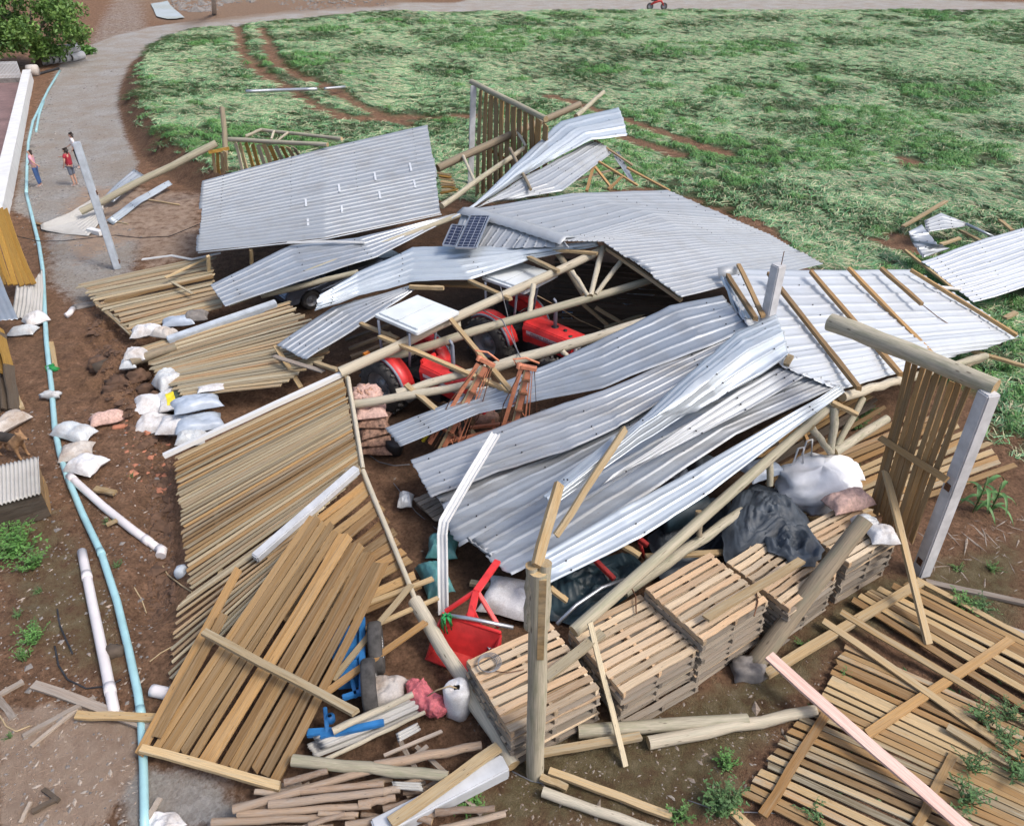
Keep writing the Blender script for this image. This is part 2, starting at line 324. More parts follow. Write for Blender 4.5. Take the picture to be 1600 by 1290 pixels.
# ---------------------------------------------------------------- builders
def link(o, parent=None):
    COL.objects.link(o)
    if parent is not None: o.parent = parent
    return o
def tag(o, label=None, cat=None, group=None, kind=None):
    if label: o['label'] = label
    if cat: o['category'] = cat
    if group: o['group'] = group
    if kind: o['kind'] = kind
    return o
def thing(name, label, cat, loc=(0, 0, 0), rz=0.0, group=None):
    o = bpy.data.objects.new(name, None); o.empty_display_size = .2
    o.location = loc; o.rotation_euler = (0, 0, rz); link(o); return tag(o, label, cat, group, 'thing')
class MB:
    """collects shapes; build() links them as one mesh object"""
    def __init__(s): s.v, s.f, s.sm = [], [], []
    def add(s, vs, fs, smooth=False):
        k = len(s.v); s.v += [tuple(v) for v in vs]; s.f += [tuple(i + k for i in f) for f in fs]; s.sm += [smooth] * len(fs); return s
    def box(s, c, size, rot=None):
        x, y, z = (d / 2 for d in size); q = [Vector((a * x, b_ * y, c_ * z)) for a in (-1, 1) for b_ in (-1, 1) for c_ in (-1, 1)]
        if rot is not None: q = [rot @ p for p in q]
        return s.add([p + Vector(c) for p in q], [(0,1,3,2),(4,6,7,5),(0,4,5,1),(2,3,7,6),(0,2,6,4),(1,5,7,3)])
    def bar(s, a, b, w_, t_, up=(0, 0, 1)):
        a, b = Vector(a), Vector(b); d = b - a; X, Y, Z = frame(d, up)
        return s.box((a + b) / 2, (d.length, w_, t_), Matrix((X, Y, Z)).transposed())
    def tube(s, pts, r, n=8, caps=True, smooth=True):
        pts = [Vector(p) for p in pts]; rs = r if isinstance(r, (list, tuple)) else [r] * len(pts); vs, fs = [], []
        for i, p in enumerate(pts):
            d = (pts[min(i + 1, len(pts) - 1)] - pts[max(i - 1, 0)]); X, Y, Z = frame(d)
            for k in range(n):
                a = 2 * math.pi * k / n; vs.append(p + (Y * math.cos(a) + Z * math.sin(a)) * rs[i])
        for i in range(len(pts) - 1):
            for k in range(n): fs.append((i*n+k, i*n+(k+1)%n, (i+1)*n+(k+1)%n, (i+1)*n+k))
        s.add(vs, fs, smooth)
        if caps:
            k0 = len(s.v) - len(vs); s.f += [tuple(k0 + k for k in range(n))[::-1], tuple(k0 + (len(pts)-1)*n + k for k in range(n))]; s.sm += [False, False]
        return s
    def lathe(s, prof, c=(0, 0, 0), axis=(0, 0, 1), n=20):
        X, Y, Z = frame(Vector(axis)); c = Vector(c); vs, fs = [], []
        for r, h in prof:
            for k in range(n):
                a = 2 * math.pi * k / n; vs.append(c + X * h + (Y * math.cos(a) + Z * math.sin(a)) * r)
        for i in range(len(prof) - 1):
            for k in range(n): fs.append((i*n+k, i*n+(k+1)%n, (i+1)*n+(k+1)%n, (i+1)*n+k))
        return s.add(vs, fs, True)
    def prism(s, poly, h0, h1, f):
        """poly of 2-D points, f(u, v, h) -> point"""
        n = len(poly); vs = [f(u, v, h0) for u, v in poly] + [f(u, v, h1) for u, v in poly]
        fs = [tuple(range(n))[::-1], tuple(range(n, 2*n))] + [(i, (i+1) % n, n + (i+1) % n, n + i) for i in range(n)]
        return s.add(vs, fs)
    def grid(s, rows, smooth=True, closed=False):
        n = len(rows[0]); vs = [p for r in rows for p in r]; fs = []
        for i in range(len(rows) - 1):
            for j in range(n if closed else n - 1): fs.append((i*n+j, i*n+(j+1)%n, (i+1)*n+(j+1)%n, (i+1)*n+j))
        return s.add(vs, fs, smooth)
    def mesh(s, name, org=(0, 0, 0)):
        me = bpy.data.meshes.new(name); o = Vector(org)
        me.from_pydata([tuple(Vector(v) - o) for v in s.v], [], s.f); me.polygons.foreach_set('use_smooth', s.sm)
        return me
    def build(s, name, m, parent=None, org=(0, 0, 0), bevel=0):
        me = s.mesh(name, org); me.materials.append(M[m] if isinstance(m, str) else m)
        if bevel:
            b = bmesh.new(); b.from_mesh(me); es = [e for e in b.edges if len(e.link_faces) == 2 and e.calc_face_angle(0) > .6]
            bmesh.ops.bevel(b, geom=es, offset=bevel, segments=2, affect='EDGES', clamp_overlap=True); b.to_mesh(me); b.free()
        ob = link(bpy.data.objects.new(name, me), parent)
        if parent is None: ob.location = org
        return ob
def frame(d, up=(0, 0, 1)):
    X = Vector(d).normalized(); up = Vector(up)
    if abs(X.dot(up.normalized())) > .985: up = Vector((0, 1, 0)) if abs(X.y) < .9 else Vector((1, 0, 0))
    Y = up.cross(X).normalized(); return X, Y, X.cross(Y)
def solo(mb, name, m, label, cat, group=None, bevel=0, base=None):
    """a thing that is one mesh, with its origin at its base"""
    vs = mb.v; zs = min(vs, key=lambda q: q[2])
    cx = sum(q[0] for q in vs) / len(vs); cy = sum(q[1] for q in vs) / len(vs)
    return tag(mb.build(name, m, None, base or (cx, cy, zs[2]), bevel), label, cat, group)
# unit boards and logs: mesh data shared between alike pieces
def unit_board(seed):
    r = random.Random(seed); n = 5; rows = []; wp = seed >= 8; bow = (r.random() - .5) * (.5 if wp else .06); zb = 0; lift = (r.random() - .3) * 1.6 * wp
    for i in range(n + 1):
        x = -.5 + i / n; b = (r.random() - .5) * .16 + bow * (1 - (2 * x) ** 2); tw = (r.random() - .5) * .2 + zb * (1 - (2 * x) ** 2)
        e0, e1 = ((r.random() - .5) * .022, (r.random() - .5) * .022) if i in (0, n) else (0, 0)
        q = lift * (1 - (2 * x) ** 2); rows.append([(x + e0, -.5 + b, -.5 - tw + q), (x + e1, .5 + b, -.5 + tw + q), (x + e1 * .3, .5 + b, .5 + tw + q), (x + e0 * 1.4, -.5 + b, .5 - tw + q)])
    mb = MB(); mb.grid(rows, False, True); k = 4 * n; mb.f += [(3, 2, 1, 0), (k, k+1, k+2, k+3)]; mb.sm += [False, False]
    return mb.mesh('board')
UB = [unit_board(i) for i in range(16)]
_bm = {}
def board_mesh(m, i):
    k = (m, i)
    if k not in _bm:
        me = UB[i].copy(); me.materials.append(M[m]); _bm[k] = me
    return _bm[k]
def board(name, a, b, w_, t_, m='plank', parent=None, org=(0, 0, 0), up=(0, 0, 1), label=None, cat=None, group=None, roll=0., warp=False):
    a, b = Vector(a), Vector(b); X, Y, Z = frame(b - a, up)
    if roll:
        q = Matrix.Rotation(roll, 3, X); Y, Z = q @ Y, q @ Z
    o = bpy.data.objects.new(name, board_mesh(m, rnd.randrange(8, 16) if name == 'slat' or (name == 'board' and warp) else rnd.randrange(8)))
    L = (b - a).length; c = (a + b) / 2 - Vector(org)
    o.matrix_local = Matrix(((X.x*L, Y.x*w_, Z.x*t_, c.x), (X.y*L, Y.y*w_, Z.y*t_, c.y), (X.z*L, Y.z*w_, Z.z*t_, c.z), (0, 0, 0, 1)))
    link(o, parent); return tag(o, label, cat, group)
def unit_log(seed, n=12, rings=6, taper=.12):
    r = random.Random(seed); rows = []
    for i in range(rings + 1):
        z = -.5 + i / rings; s = 1 - taper * (i / rings) + (r.random() - .5) * .05; ox, oy = (r.random() - .5) * .34, (r.random() - .5) * .34
        if i in (0, rings): ox = oy = 0
        rows.append([((math.cos(2*math.pi*k/n) * (s + (r.random()-.5)*.06)) + ox, (math.sin(2*math.pi*k/n) * (s + (r.random()-.5)*.06)) + oy, z) for k in range(n)])
    mb = MB(); mb.grid(rows, True, True); nf = len(mb.f)
    mb.f += [tuple(range(n))[::-1], tuple(rings*n + k for k in range(n))]; mb.sm += [False, False]
    me = mb.mesh('pole'); return me, nf
UL = [unit_log(i) for i in range(8)]
_lm = {}
def log(name, a, b, r, m='log', parent=None, org=(0, 0, 0), label=None, cat=None, group=None):
    i = rnd.randrange(8); k = (m, i)
    if k not in _lm:
        me = UL[i][0].copy(); me.materials.append(M[m]); me.materials.append(M['plank'])
        for p in me.polygons[UL[i][1]:]: p.material_index = 1
        _lm[k] = me
    a, b = Vector(a), Vector(b); X, Y, Z = frame(b - a); L = (b - a).length; c = (a + b) / 2 - Vector(org)
    o = bpy.data.objects.new(name, _lm[k])
    o.matrix_local = Matrix(((Y.x*r, Z.x*r, X.x*L, c.x), (Y.y*r, Z.y*r, X.y*L, c.y), (Y.z*r, Z.z*r, X.z*L, c.z), (0, 0, 0, 1)))
    link(o, parent); return tag(o, label, cat, group)
def lerp(a, b, t): return a + (b - a) * t
def along(pts, t):
    """point at fraction t of a polyline with evenly spaced parameters"""
    f = t * (len(pts) - 1); i = min(int(f), len(pts) - 2); return pts[i].lerp(pts[i + 1], f - i)
def slats(name, label, L, Rr, n, w_, t_=.022, m='slat', rails=(), jit=.03, jend=.06, part='slat', up=(0, 0, 1), skip=(), rail_m=None, wj=.12, fill=.78):
    """boards from the edge polyline L to the edge polyline Rr, each its own part; rails = (a, b, width, thickness)"""
    L = S(*L) if not isinstance(L[0], Vector) else L; Rr = S(*Rr) if not isinstance(Rr[0], Vector) else Rr
    org = (sum(L, Vector()) / len(L) + sum(Rr, Vector()) / len(Rr)) / 2; org = Vector((org.x, org.y, min(p.z for p in L + Rr)))
    t = thing(name, label, 'slat wall' if 'wall' in name else 'slat screen', org)
    d_ = (sum(Rr, Vector()) / len(Rr) - sum(L, Vector()) / len(L)).normalized()
    up = d_.cross((L[-1] - L[0]).normalized()); up = up.normalized() if up.length > .05 else Vector((0, 0, 1)); up = -up if up.dot(Vector((0, 0, CAM_H)) - org) < 0 else up
    pp = [(e[-1] - e[0]) - d_ * (e[-1] - e[0]).dot(d_) for e in (L, Rr)]; sp = [p.length / n for p in pp]; w_ = fill * min((sp[0] + sp[1]) / 2, min(sp) * 1.5)
    for i in range(n):
        if i in skip: continue
        f = (i + .5) / n; a = along(L, min(1, max(0, f + (rnd.random()-.5)*jit/ n * 8))); b = along(Rr, min(1, max(0, f + (rnd.random()-.5)*jit / n * 8)))
        d = (b - a).normalized(); a = a - d * rnd.uniform(-jend, jend); b = b + d * rnd.uniform(-jend, jend)
        z = up * ((i % 2) * .006 + rnd.random() * .014)
        mm = m if isinstance(m, str) else m[rnd.randrange(len(m))]
        board(part, a + z, b + z, w_ * rnd.uniform(1 - wj, 1 + wj), t_, mm, t, org, up, roll=rnd.uniform(-.06, .06), warp=True)
    for a, b, rw, rt in rails:
        board('rail', P(*a), P(*b), rw, rt, rail_m or (m if isinstance(m, str) else m[0]), t, org, up)
    return t
# ---------------------------------------------------------------- corrugated roofing
RIB = [(0, 0), (.20, .02), (.36, .09), (.40, .02), (.72, .0), (.79, 1), (.91, 1), (.98, .02)]
WAVE = [(i / 8, .5 - .5 * math.cos(2 * math.pi * i / 8)) for i in range(8)]
def roof(name, label, rows, panels, m='roof', pitch=.21, h=.03, nu=18, prof=RIB, dent=.02, cat='roof sheet', curl=0., lap=.011, smooth_rows=True, seed=0, group=None, ragged=.07, crease=.012, screws=(.08, .36, .64, .92)):
    """rows: polylines running along the ribs, far one first. Split across the ribs into overlapping sheets."""
    rows = [S(*r) for r in rows]; n = len(rows[0])
    def pt(u, v):
        f = v * (len(rows) - 1); i = min(max(int(f), 0), len(rows) - 2); return along(rows[i], u).lerp(along(rows[i + 1], u), f - i)
    allp = [p for r in rows for p in r]; org = sum(allp, Vector()) / len(allp); org.z = min(p.z for p in allp)
    t = thing(name, label, cat, org, 0, group)
    width = sum((pt(.5, (i + 1) / 10) - pt(.5, i / 10)).length for i in range(10))
    nr = max(3, round(width / (pitch * (1.35 if prof is RIB else 1)))); vs = sorted(set([(k + a) / nr for k in range(nr) for a, _ in prof] + [1.0]))
    hh = {}
    for k in range(nr):
        for a, q in prof: hh[round((k + a) / nr, 6)] = q
    r = random.Random(seed + 3); so = r.random() * 50
    ulist = sorted(set([i / nu for i in range(nu + 1)] + [i / (n - 1) + e for i in range(n) for e in (-.007, 0, .007) if 0 <= i / (n - 1) + e <= 1]))
    for p in range(panels):
        v0, v1 = p / panels, (p + 1) / panels
        vv = [v for v in vs if v0 - 1e-6 - (.35 / nr if p else 0) <= v <= v1 + 1e-6]
        e0, e1 = r.uniform(-ragged, ragged), r.uniform(-ragged, ragged); lift = p * lap + r.uniform(0, .008)
        g = []
        for u in ulist:
            row = []
            for v in vv:
                q = pt(u, v); du = (pt(min(1, u + .02), v) - pt(max(0, u - .02), v)).normalized(); dv = (pt(u, min(1, v + .02)) - pt(u, max(0, v - .02)))
                nn = dv.cross(du).normalized()
                if nn.z < 0: nn = -nn
                dz = mnoise.noise(Vector((q.x * .8 + so, q.y * .8, p * 3.1))) * dent + mnoise.noise(Vector((q.x * 2.6, q.y * 2.6 + so, p * 1.7))) * dent * .35
                cr = 1 - abs(mnoise.noise(Vector((q.x * 1.1 + so, q.y * 1.1, p * .7)))) * 5; dz += crease * max(0, cr) ** 2
                dz += curl * (mnoise.noise(Vector((u * 3 + so, v * 6, 2)))) * (abs(u - .5) * 2) ** 2
                rg = mnoise.noise(Vector((v * 31, so, p))) * ragged * .45
                if u == 0: q = q + du * (e0 + rg)
                if u == 1: q = q + du * (e1 + rg)
                row.append(q + nn * (hh.get(round(v, 6), 0) * h + dz + lift))
            g.append(row)
        mb = MB(); mb.grid(g, True); o = mb.build('sheet', m, t, org)
        so_ = o.modifiers.new('gauge', 'SOLIDIFY'); so_.thickness = .004; so_.offset = 0
    if prof is RIB and screws:
        mb = MB()
        for u in screws:
            for k in range(nr):
                if r.random() < .2: continue
                v = (k + .85) / nr; q = pt(u, v); dv = pt(u, min(1, v + .03)) - pt(u, max(0, v - .03)); du = pt(min(1, u + .03), v) - pt(max(0, u - .03), v); nn = dv.cross(du).normalized(); nn = nn if nn.z > 0 else -nn
                mb.box(q + nn * (h + dent * .5 + .02) + du.normalized() * r.uniform(-.02, .02), (.025, .025, .02))
        if mb.v: o = mb.build('screws', 'dark_steel', t, org); o['kind'] = 'stuff'
    return t, pt, org
# ---------------------------------------------------------------- soft things
def blob(c, size, seed=0, flat=.5, wr=.12, freq=2.2, n=22, m=14, rz=0., tilt=(0, 0), sq=.7, pinch=0.):
    """a filled sack: rounded box, wrinkled, sagging onto what it lies on"""
    mb = MB(); rows = []; rot = Matrix.Rotation(rz, 3, 'Z') @ Matrix.Rotation(tilt[0], 3, 'X') @ Matrix.Rotation(tilt[1], 3, 'Y'); c = Vector(c)
    sg = lambda x, e: math.copysign(abs(x) ** e, x)
    for i in range(m + 1):
        th = math.pi * i / m - math.pi / 2; row = []
        for k in range(n):
            ph = 2 * math.pi * k / n
            p = Vector((sg(math.cos(th), sq) * sg(math.cos(ph), sq), sg(math.cos(th), sq) * sg(math.sin(ph), sq), sg(math.sin(th), .9)))
            d = 1 + wr * mnoise.noise(p * freq + Vector((seed * 7.3, seed * 1.7, 0))) + wr * .5 * mnoise.noise(p * freq * 2.7 + Vector((seed, 0, 3)))
            d -= wr * .6 * abs(mnoise.noise(p * freq * 1.6 + Vector((0, seed, 9)))); d += wr * .9 * (.5 - abs(mnoise.noise(Vector((ph * 2.2, p.z * 1.1, seed))))) * (abs(math.cos(th)) ** .5 if wr > .2 else 0)
            q = Vector((p.x * size[0] * d * (1 - pinch * max(0, p.x) ** 2 * 0), p.y * size[1] * d * (1 - pinch * max(0, p.x)), p.z * size[2] * d))
            if q.z < -size[2] * flat: q.z = -size[2] * flat
            row.append(rot @ q + c)
        rows.append(row)
    mb.grid(rows, True, True); return mb
def pillow(c, size, seed=0, rz=0., tilt=(0, 0), wr=.12, pinch=0., flat=.5, n=26, m=18, **k):
    """a sewn sack: thick in the middle, flat seams and corners, creased skin"""
    rot = Matrix.Rotation(rz, 3, 'Z') @ Matrix.Rotation(tilt[0], 3, 'X') @ Matrix.Rotation(tilt[1], 3, 'Y'); c = Vector(c); sides = []
    for sg in (1, -1):
        rows = []
        for i in range(n + 1):
            u = -1 + 2 * i / n; row = []
            for j in range(m + 1):
                v = -1 + 2 * j / m; e = max(0, (1 - abs(u) ** 3.2) * (1 - abs(v) ** 2.8)) ** .5
                o = Vector((seed * 3.7, seed * 1.3, sg))
                wx = 1 + .10 * mnoise.noise(Vector((v * 1.3, seed, 1))) - .10 * (1 - v * v); wy = 1 + .10 * mnoise.noise(Vector((u * 1.3, seed, 5))) - .16 * (1 - min(1, (1 - abs(u)) * 3)) * 0 - pinch * max(0, u) ** 2
                cr = (1 - 2 * abs(mnoise.noise(Vector((u * 1.6, v * 2.2, 0)) * 1.3 + o))) * .10 + (1 - 2 * abs(mnoise.noise(Vector((u * 3.2 + v, v * 3.6, 0)) * 1.3 + o))) * .06
                sag = .22 * mnoise.noise(Vector((u * .9, v * .9, seed * 2.1)))
                z = sg * size[2] * e * (1 + wr * 2 * mnoise.noise(Vector((u, v, 0)) * 1.4 + o)) * (1 if sg > 0 else flat * .8) + size[2] * (cr * (.35 + e) if sg > 0 else 0) + size[2] * sag
                p = Vector((u * size[0] * wx, v * size[1] * wy, z)); row.append(rot @ p + c)
            rows.append(row)
        sides.append(rows)
    mb = MB(); mb.grid(sides[0]); mb.grid([r[::-1] for r in sides[1]]); return mb
def drape(poly, zf, seed=0, n=30, amp=.12, freq=1.6, edge=.1, thick=0.):
    """a crumpled sheet over the outline poly (world xy); zf(x, y) gives what it lies on"""
    xs = [p[0] for p in poly]; ys = [p[1] for p in poly]; mb = MB(); cen = Vector((sum(xs) / len(xs), sum(ys) / len(ys)))
    k = len(poly) * 4; ring = [Vector(poly[i // 4]).lerp(Vector(poly[(i // 4 + 1) % len(poly)]), (i % 4) / 4) for i in range(k)]
    rows = []
    for i in range(n + 1):
        f = i / n; row = []
        for j in range(k):
            p = cen.lerp(ring[j], f * (1 + edge * mnoise.noise(Vector((j * .9, seed, 0))) * f))
            q = Vector((p.x, p.y, 0)) * freq + Vector((seed * 3.1, seed, seed))
            rid = 1 - abs(mnoise.noise(q * 1.3)) * 2; z = zf(p.x, p.y) + amp * (rid * .5 + .5 * mnoise.noise(q * 2.7) + .25 * (1 - abs(mnoise.noise(q * 5)) * 2)) * (1 - f ** 6) + .02
            row.append((p.x, p.y, max(z, zf(p.x, p.y) + .012)))
        rows.append(row)
    mb.grid(rows, True, True); return mb
def skin(name, joints, bones, m, parent, sub=2, root=0):
    """continuous skinned body: joints = [(point, radius x, radius y)], bones = index pairs"""
    me = bpy.data.meshes.new(name); me.from_pydata([j[0] for j in joints], bones, [])
    o = link(bpy.data.objects.new(name, me), parent); sm = o.modifiers.new('skin', 'SKIN'); sm.use_smooth_shade = True
    me.skin_vertices.new() if not me.skin_vertices else None
    for i, j in enumerate(joints):
        me.skin_vertices[0].data[i].radius = (j[1], j[2] if len(j) > 2 else j[1]); me.skin_vertices[0].data[i].use_root = (i == root)
    ss = o.modifiers.new('smooth', 'SUBSURF'); ss.levels = ss.render_levels = sub
    me.materials.append(M[m]); return o
# ================================================================ SETTING: one ground sheet
def axis(lo, hi, step, far):
    a = list(np.arange(lo, hi + 1e-6, step)); s = step
    x = hi
    while x < far: s *= 1.02 if x < hi + 62 else 1.2; x += s; a.append(x)
    s = step; x = lo; pre = []
    while x > -far: s *= 1.02 if x > lo - 62 else 1.2; x -= s; pre.append(x)
    return np.array(pre[::-1] + a)
gx = axis(-15, 12, .11, 900); gy = axis(4.5, 28, .12, 1200)
X, Y = np.meshgrid(gx, gy); Z = height(X, Y); ny, nx = X.shape
me = bpy.data.meshes.new('ground'); nv = nx * ny
me.vertices.add(nv); me.vertices.foreach_set('co', np.stack([X, Y, Z], -1).ravel().astype('f'))
idx = np.arange(nv).reshape(ny, nx); q = np.stack([idx[:-1, :-1], idx[:-1, 1:], idx[1:, 1:], idx[1:, :-1]], -1).reshape(-1, 4)
me.loops.add(q.size); me.loops.foreach_set('vertex_index', q.ravel().astype('i')); me.polygons.add(len(q))
me.polygons.foreach_set('loop_start', (np.arange(len(q)) * 4).astype('i')); me.polygons.foreach_set('use_smooth', np.ones(len(q), bool)); me.update(); me.validate()
def zone(poly, soft):
    poly = pl(*poly); ins = inside(poly, X, Y); d = dist_line(poly, X, Y, True); return sstep(-soft, soft, np.where(ins, d, -d))
ins = inside(FIELD, X, Y); fd = dist_line(FIELD, X, Y, True)
field = np.where(ins, sstep(.9, 1.6, fd + (vnoise(X, Y, 1.5) - .5) * .8), 0)
for t in TRACKS: field *= sstep(.35, .75, dist_line(t, X, Y) + (vnoise(X, Y, 2.) - .5) * .3)
field = np.maximum(field, np.maximum(sstep(138, 160, Y), sstep(75, 100, np.abs(X))))
gravel = np.maximum.reduce([zone([(20,330),(45,205),(95,100),(132,76),(180,56),(250,40),(420,20),(620,6),(900,-6),(1100,-4),(1300,0),(1600,2),(2400,2),(2400,20),(1600,22),(1200,21),(800,21),(600,27),(420,45),(300,58),(240,74),(205,98),(190,130),(184,165),(196,215),(215,255),(190,330),(120,340),(70,350)], .5),
                            zone([(70,330),(180,320),(230,380),(200,440),(120,480),(75,440)], .8) * .75, zone([(125,80),(172,-8),(232,-8),(236,48),(180,60)], 1.0) * .45, zone([(180,1200),(330,1210),(400,1290),(190,1300)], .4) * .9])
gravel *= 1 - field
moss = np.maximum.reduce([zone([(850,1120),(1010,1100),(1150,1050),(1330,900),(1440,880),(1600,830),(1600,1000),(1330,1000),(1160,1230),(1150,1300),(700,1310),(760,1210)], .5) * .62, zone([(0,790),(100,790),(200,930),(210,1080),(100,1060),(0,1000)], .5) * .5])
sand = np.maximum(zone([(130,290),(320,300),(318,395),(235,430),(200,380),(110,420),(90,330)], .8) * .62, zone([(0,1110),(120,1105),(215,1130),(215,1200),(160,1290),(0,1300)], .25))
shade_tint = np.maximum(zone([(540,560),(420,480),(330,440),(720,330),(900,360),(1060,400),(1300,430),(1320,640),(1150,860),(860,960),(700,940),(640,800),(590,700)], .8), zone([(480,1000),(560,980),(640,1150),(480,1200),(380,1150)], .5)*.8)  # shade under roofs and fallen panel, painted into the soil colour
clay = np.maximum(zone([(200,-20),(700,-20),(620,8),(420,24),(300,40),(240,30)], 1.5) * .8, 0)
for nm, ch in (('cover', (gravel, moss, field)), ('cover_b', (sand, np.maximum(shade_tint, np.where(ins & (fd < 2.2), sstep(2.0, 1.1, fd), 0) * sstep(-3, -8, X) * (Y < 75) * .7), clay))):
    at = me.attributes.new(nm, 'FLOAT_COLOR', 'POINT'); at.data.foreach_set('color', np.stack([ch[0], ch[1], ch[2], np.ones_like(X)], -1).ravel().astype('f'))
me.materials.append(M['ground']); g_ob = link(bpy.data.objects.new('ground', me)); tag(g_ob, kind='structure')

# ---- fallen onion leaves of the field: tufts scattered as stuff
def leaf_tuft(seed, flat):
    r = random.Random(seed); vs, fs, cols = [], [], []
    for i in range(26):
        a = r.gauss(0, .9) if flat else r.random() * 6.28; L = r.uniform(.28, .62); wd = r.uniform(.008, .017)
        bx, by = r.uniform(-.22, .22), r.uniform(-.22, .22); hgt = r.uniform(.02, .10) if flat else r.uniform(.08, .20); k = len(vs)
        dx, dy = math.cos(a), math.sin(a); sx, sy = -dy * wd, dx * wd; bend = r.uniform(-.25, .25)
        for t, z in ((0, .02), (.35, hgt), (.7, hgt * .75), (1, hgt * .15)):
            cx, cy = bx + dx * L * t - dy * bend * t * t * L, by + dy * L * t + dx * bend * t * t * L; s = 1 - t * .75
            vs += [(cx - sx * s, cy - sy * s, z), (cx + sx * s, cy + sy * s, z + wd * .6)]
        fs += [(k, k+1, k+3, k+2), (k+2, k+3, k+5, k+4), (k+4, k+5, k+7, k+6)]
        u = r.random(); c = (.56, .52, .34) if u < .14 else (.40, .42, .24) if u < .25 else (.10 + r.random() * .08, .255 + r.random() * .11, .105 + r.random() * .06) if u < .80 else (.22, .40, .21)
        if not flat: c = (.12 + r.random() * .05, .26 + r.random() * .08, .08 + r.random() * .03)
        cols += [c] * 8
    m_ = bpy.data.meshes.new('onion_leaves'); m_.from_pydata(vs, [], fs); at = m_.attributes.new('leaf_tone', 'FLOAT_COLOR', 'POINT')
    at.data.foreach_set('color', np.array([(*c, 1) for c in cols], 'f').ravel()); m_.materials.append(M['onion_leaf']); return bpy.data.objects.new('onion_leaves', m_)
def leafmat():
    m, nt, n, b = mat('onion leaf'); a = nt.nodes.new('ShaderNodeAttribute'); a.attribute_name = 'leaf_tone'
    r_ = ramp(nt, rand_out(nt), [(0, .72), (1, 1.2)]); nt.links.new(mix(nt, 1, a.outputs['Color'], r_, 'MULTIPLY'), b.inputs['Base Color'])
    b.inputs['Roughness'].default_value = .55; b.inputs['Specular IOR Level'].default_value = .3; return m
M['onion_leaf'] = leafmat()
tufts = bpy.data.collections.new('leaf tufts')
for i in range(6): tufts.objects.link(leaf_tuft(i, i < 5))
def scatter():
    rs = np.random.RandomState(3); pts, rots, scs, ids = [], [], [], []
    for (y0, y1, dens, sc) in ((10, 30, 19, .9), (30, 50, 14, .95), (50, 80, 9.0, 1.1), (80, 135, 5, 1.35)):
        x0, x1 = -.75 * y1 - 4, .72 * y1 + 6; n = int((x1 - x0) * (y1 - y0) * dens); x = rs.uniform(x0, x1, n); y = rs.uniform(y0, y1, n)
        k = (np.abs(x) < .70 * y + 6) & inside(FIELD, x, y); x, y = x[k], y[k]
        d = dist_line(FIELD, x, y, True); p = sstep(.75, 1.5, d + (vnoise(x, y, 1.2) - .5))
        for t in TRACKS: p *= sstep(.45, .95, dist_line(t, x, y) + (vnoise(x, y, 2.) - .5) * .5)
        row = .5 + .5 * np.sin((y * .94 + x * .34 + (vnoise(x, y, .2) - .5) * 1.2) * 2 * np.pi / 1.5); p *= .5 + .5 * sstep(.12, .5, row)
        p *= .6 + .4 * sstep(.22, .45, vnoise(x, y, .55))
        k = rs.rand(len(x)) < p; x, y = x[k], y[k]; z = height(x, y)
        pts.append(np.stack([x, y, z], -1)); ang = (vnoise(x, y, .18) - .5) * 9 + rs.normal(0, .7, len(x)); rots.append(ang); scs.append(sc * rs.uniform(.7, 1.25, len(x)))
        grass = (vnoise(x + 40, y, .13) > .74) | ((vnoise(x, y + 90, .5) > .84)); ids.append(np.where(grass & (rs.rand(len(x)) < .3), 5, rs.randint(0, 5, len(x))))
    return np.concatenate(pts), np.concatenate(rots), np.concatenate(scs), np.concatenate(ids)
def instancer(name, coll, pts, rots, scs, ids):
    me = bpy.data.meshes.new(name); me.vertices.add(len(pts)); me.vertices.foreach_set('co', pts.ravel().astype('f'))
    for nm, d in (('turn', rots), ('size', scs)): me.attributes.new(nm, 'FLOAT', 'POINT').data.foreach_set('value', d.astype('f'))
    me.attributes.new('pick', 'INT', 'POINT').data.foreach_set('value', ids.astype('i'))
    o = link(bpy.data.objects.new(name, me)); ng = bpy.data.node_groups.new(name, 'GeometryNodeTree')
    ng.interface.new_socket('Geometry', in_out='INPUT', socket_type='NodeSocketGeometry'); ng.interface.new_socket('Geometry', in_out='OUTPUT', socket_type='NodeSocketGeometry')
    nn = ng.nodes; gi = nn.new('NodeGroupInput'); go = nn.new('NodeGroupOutput'); ip = nn.new('GeometryNodeInstanceOnPoints'); ci = nn.new('GeometryNodeCollectionInfo')
    ci.inputs['Collection'].default_value = coll; ci.inputs['Separate Children'].default_value = True; ci.inputs['Reset Children'].default_value = True
    def na(a, t):
        k = nn.new('GeometryNodeInputNamedAttribute'); k.data_type = t; k.inputs[0].default_value = a
        return [s for s in k.outputs if s.enabled and s.name == 'Attribute'][0]
    cx = nn.new('ShaderNodeCombineXYZ'); ng.links.new(na('turn', 'FLOAT'), cx.inputs[2])
    ng.links.new(gi.outputs[0], ip.inputs['Points']); ng.links.new(ci.outputs[0], ip.inputs['Instance']); ip.inputs['Pick Instance'].default_value = True
    ng.links.new(na('pick', 'INT'), ip.inputs['Instance Index']); ng.links.new(cx.outputs[0], ip.inputs['Rotation']); ng.links.new(na('size', 'FLOAT'), ip.inputs['Scale'])
    ng.links.new(ip.outputs[0], go.inputs[0]); md = o.modifiers.new('tufts', 'NODES'); md.node_group = ng; return o
fo = instancer('onion_crop', tufts, *scatter()); tag(fo, 'flattened onion crop of green and straw coloured leaves filling the field', 'crop', kind='stuff')

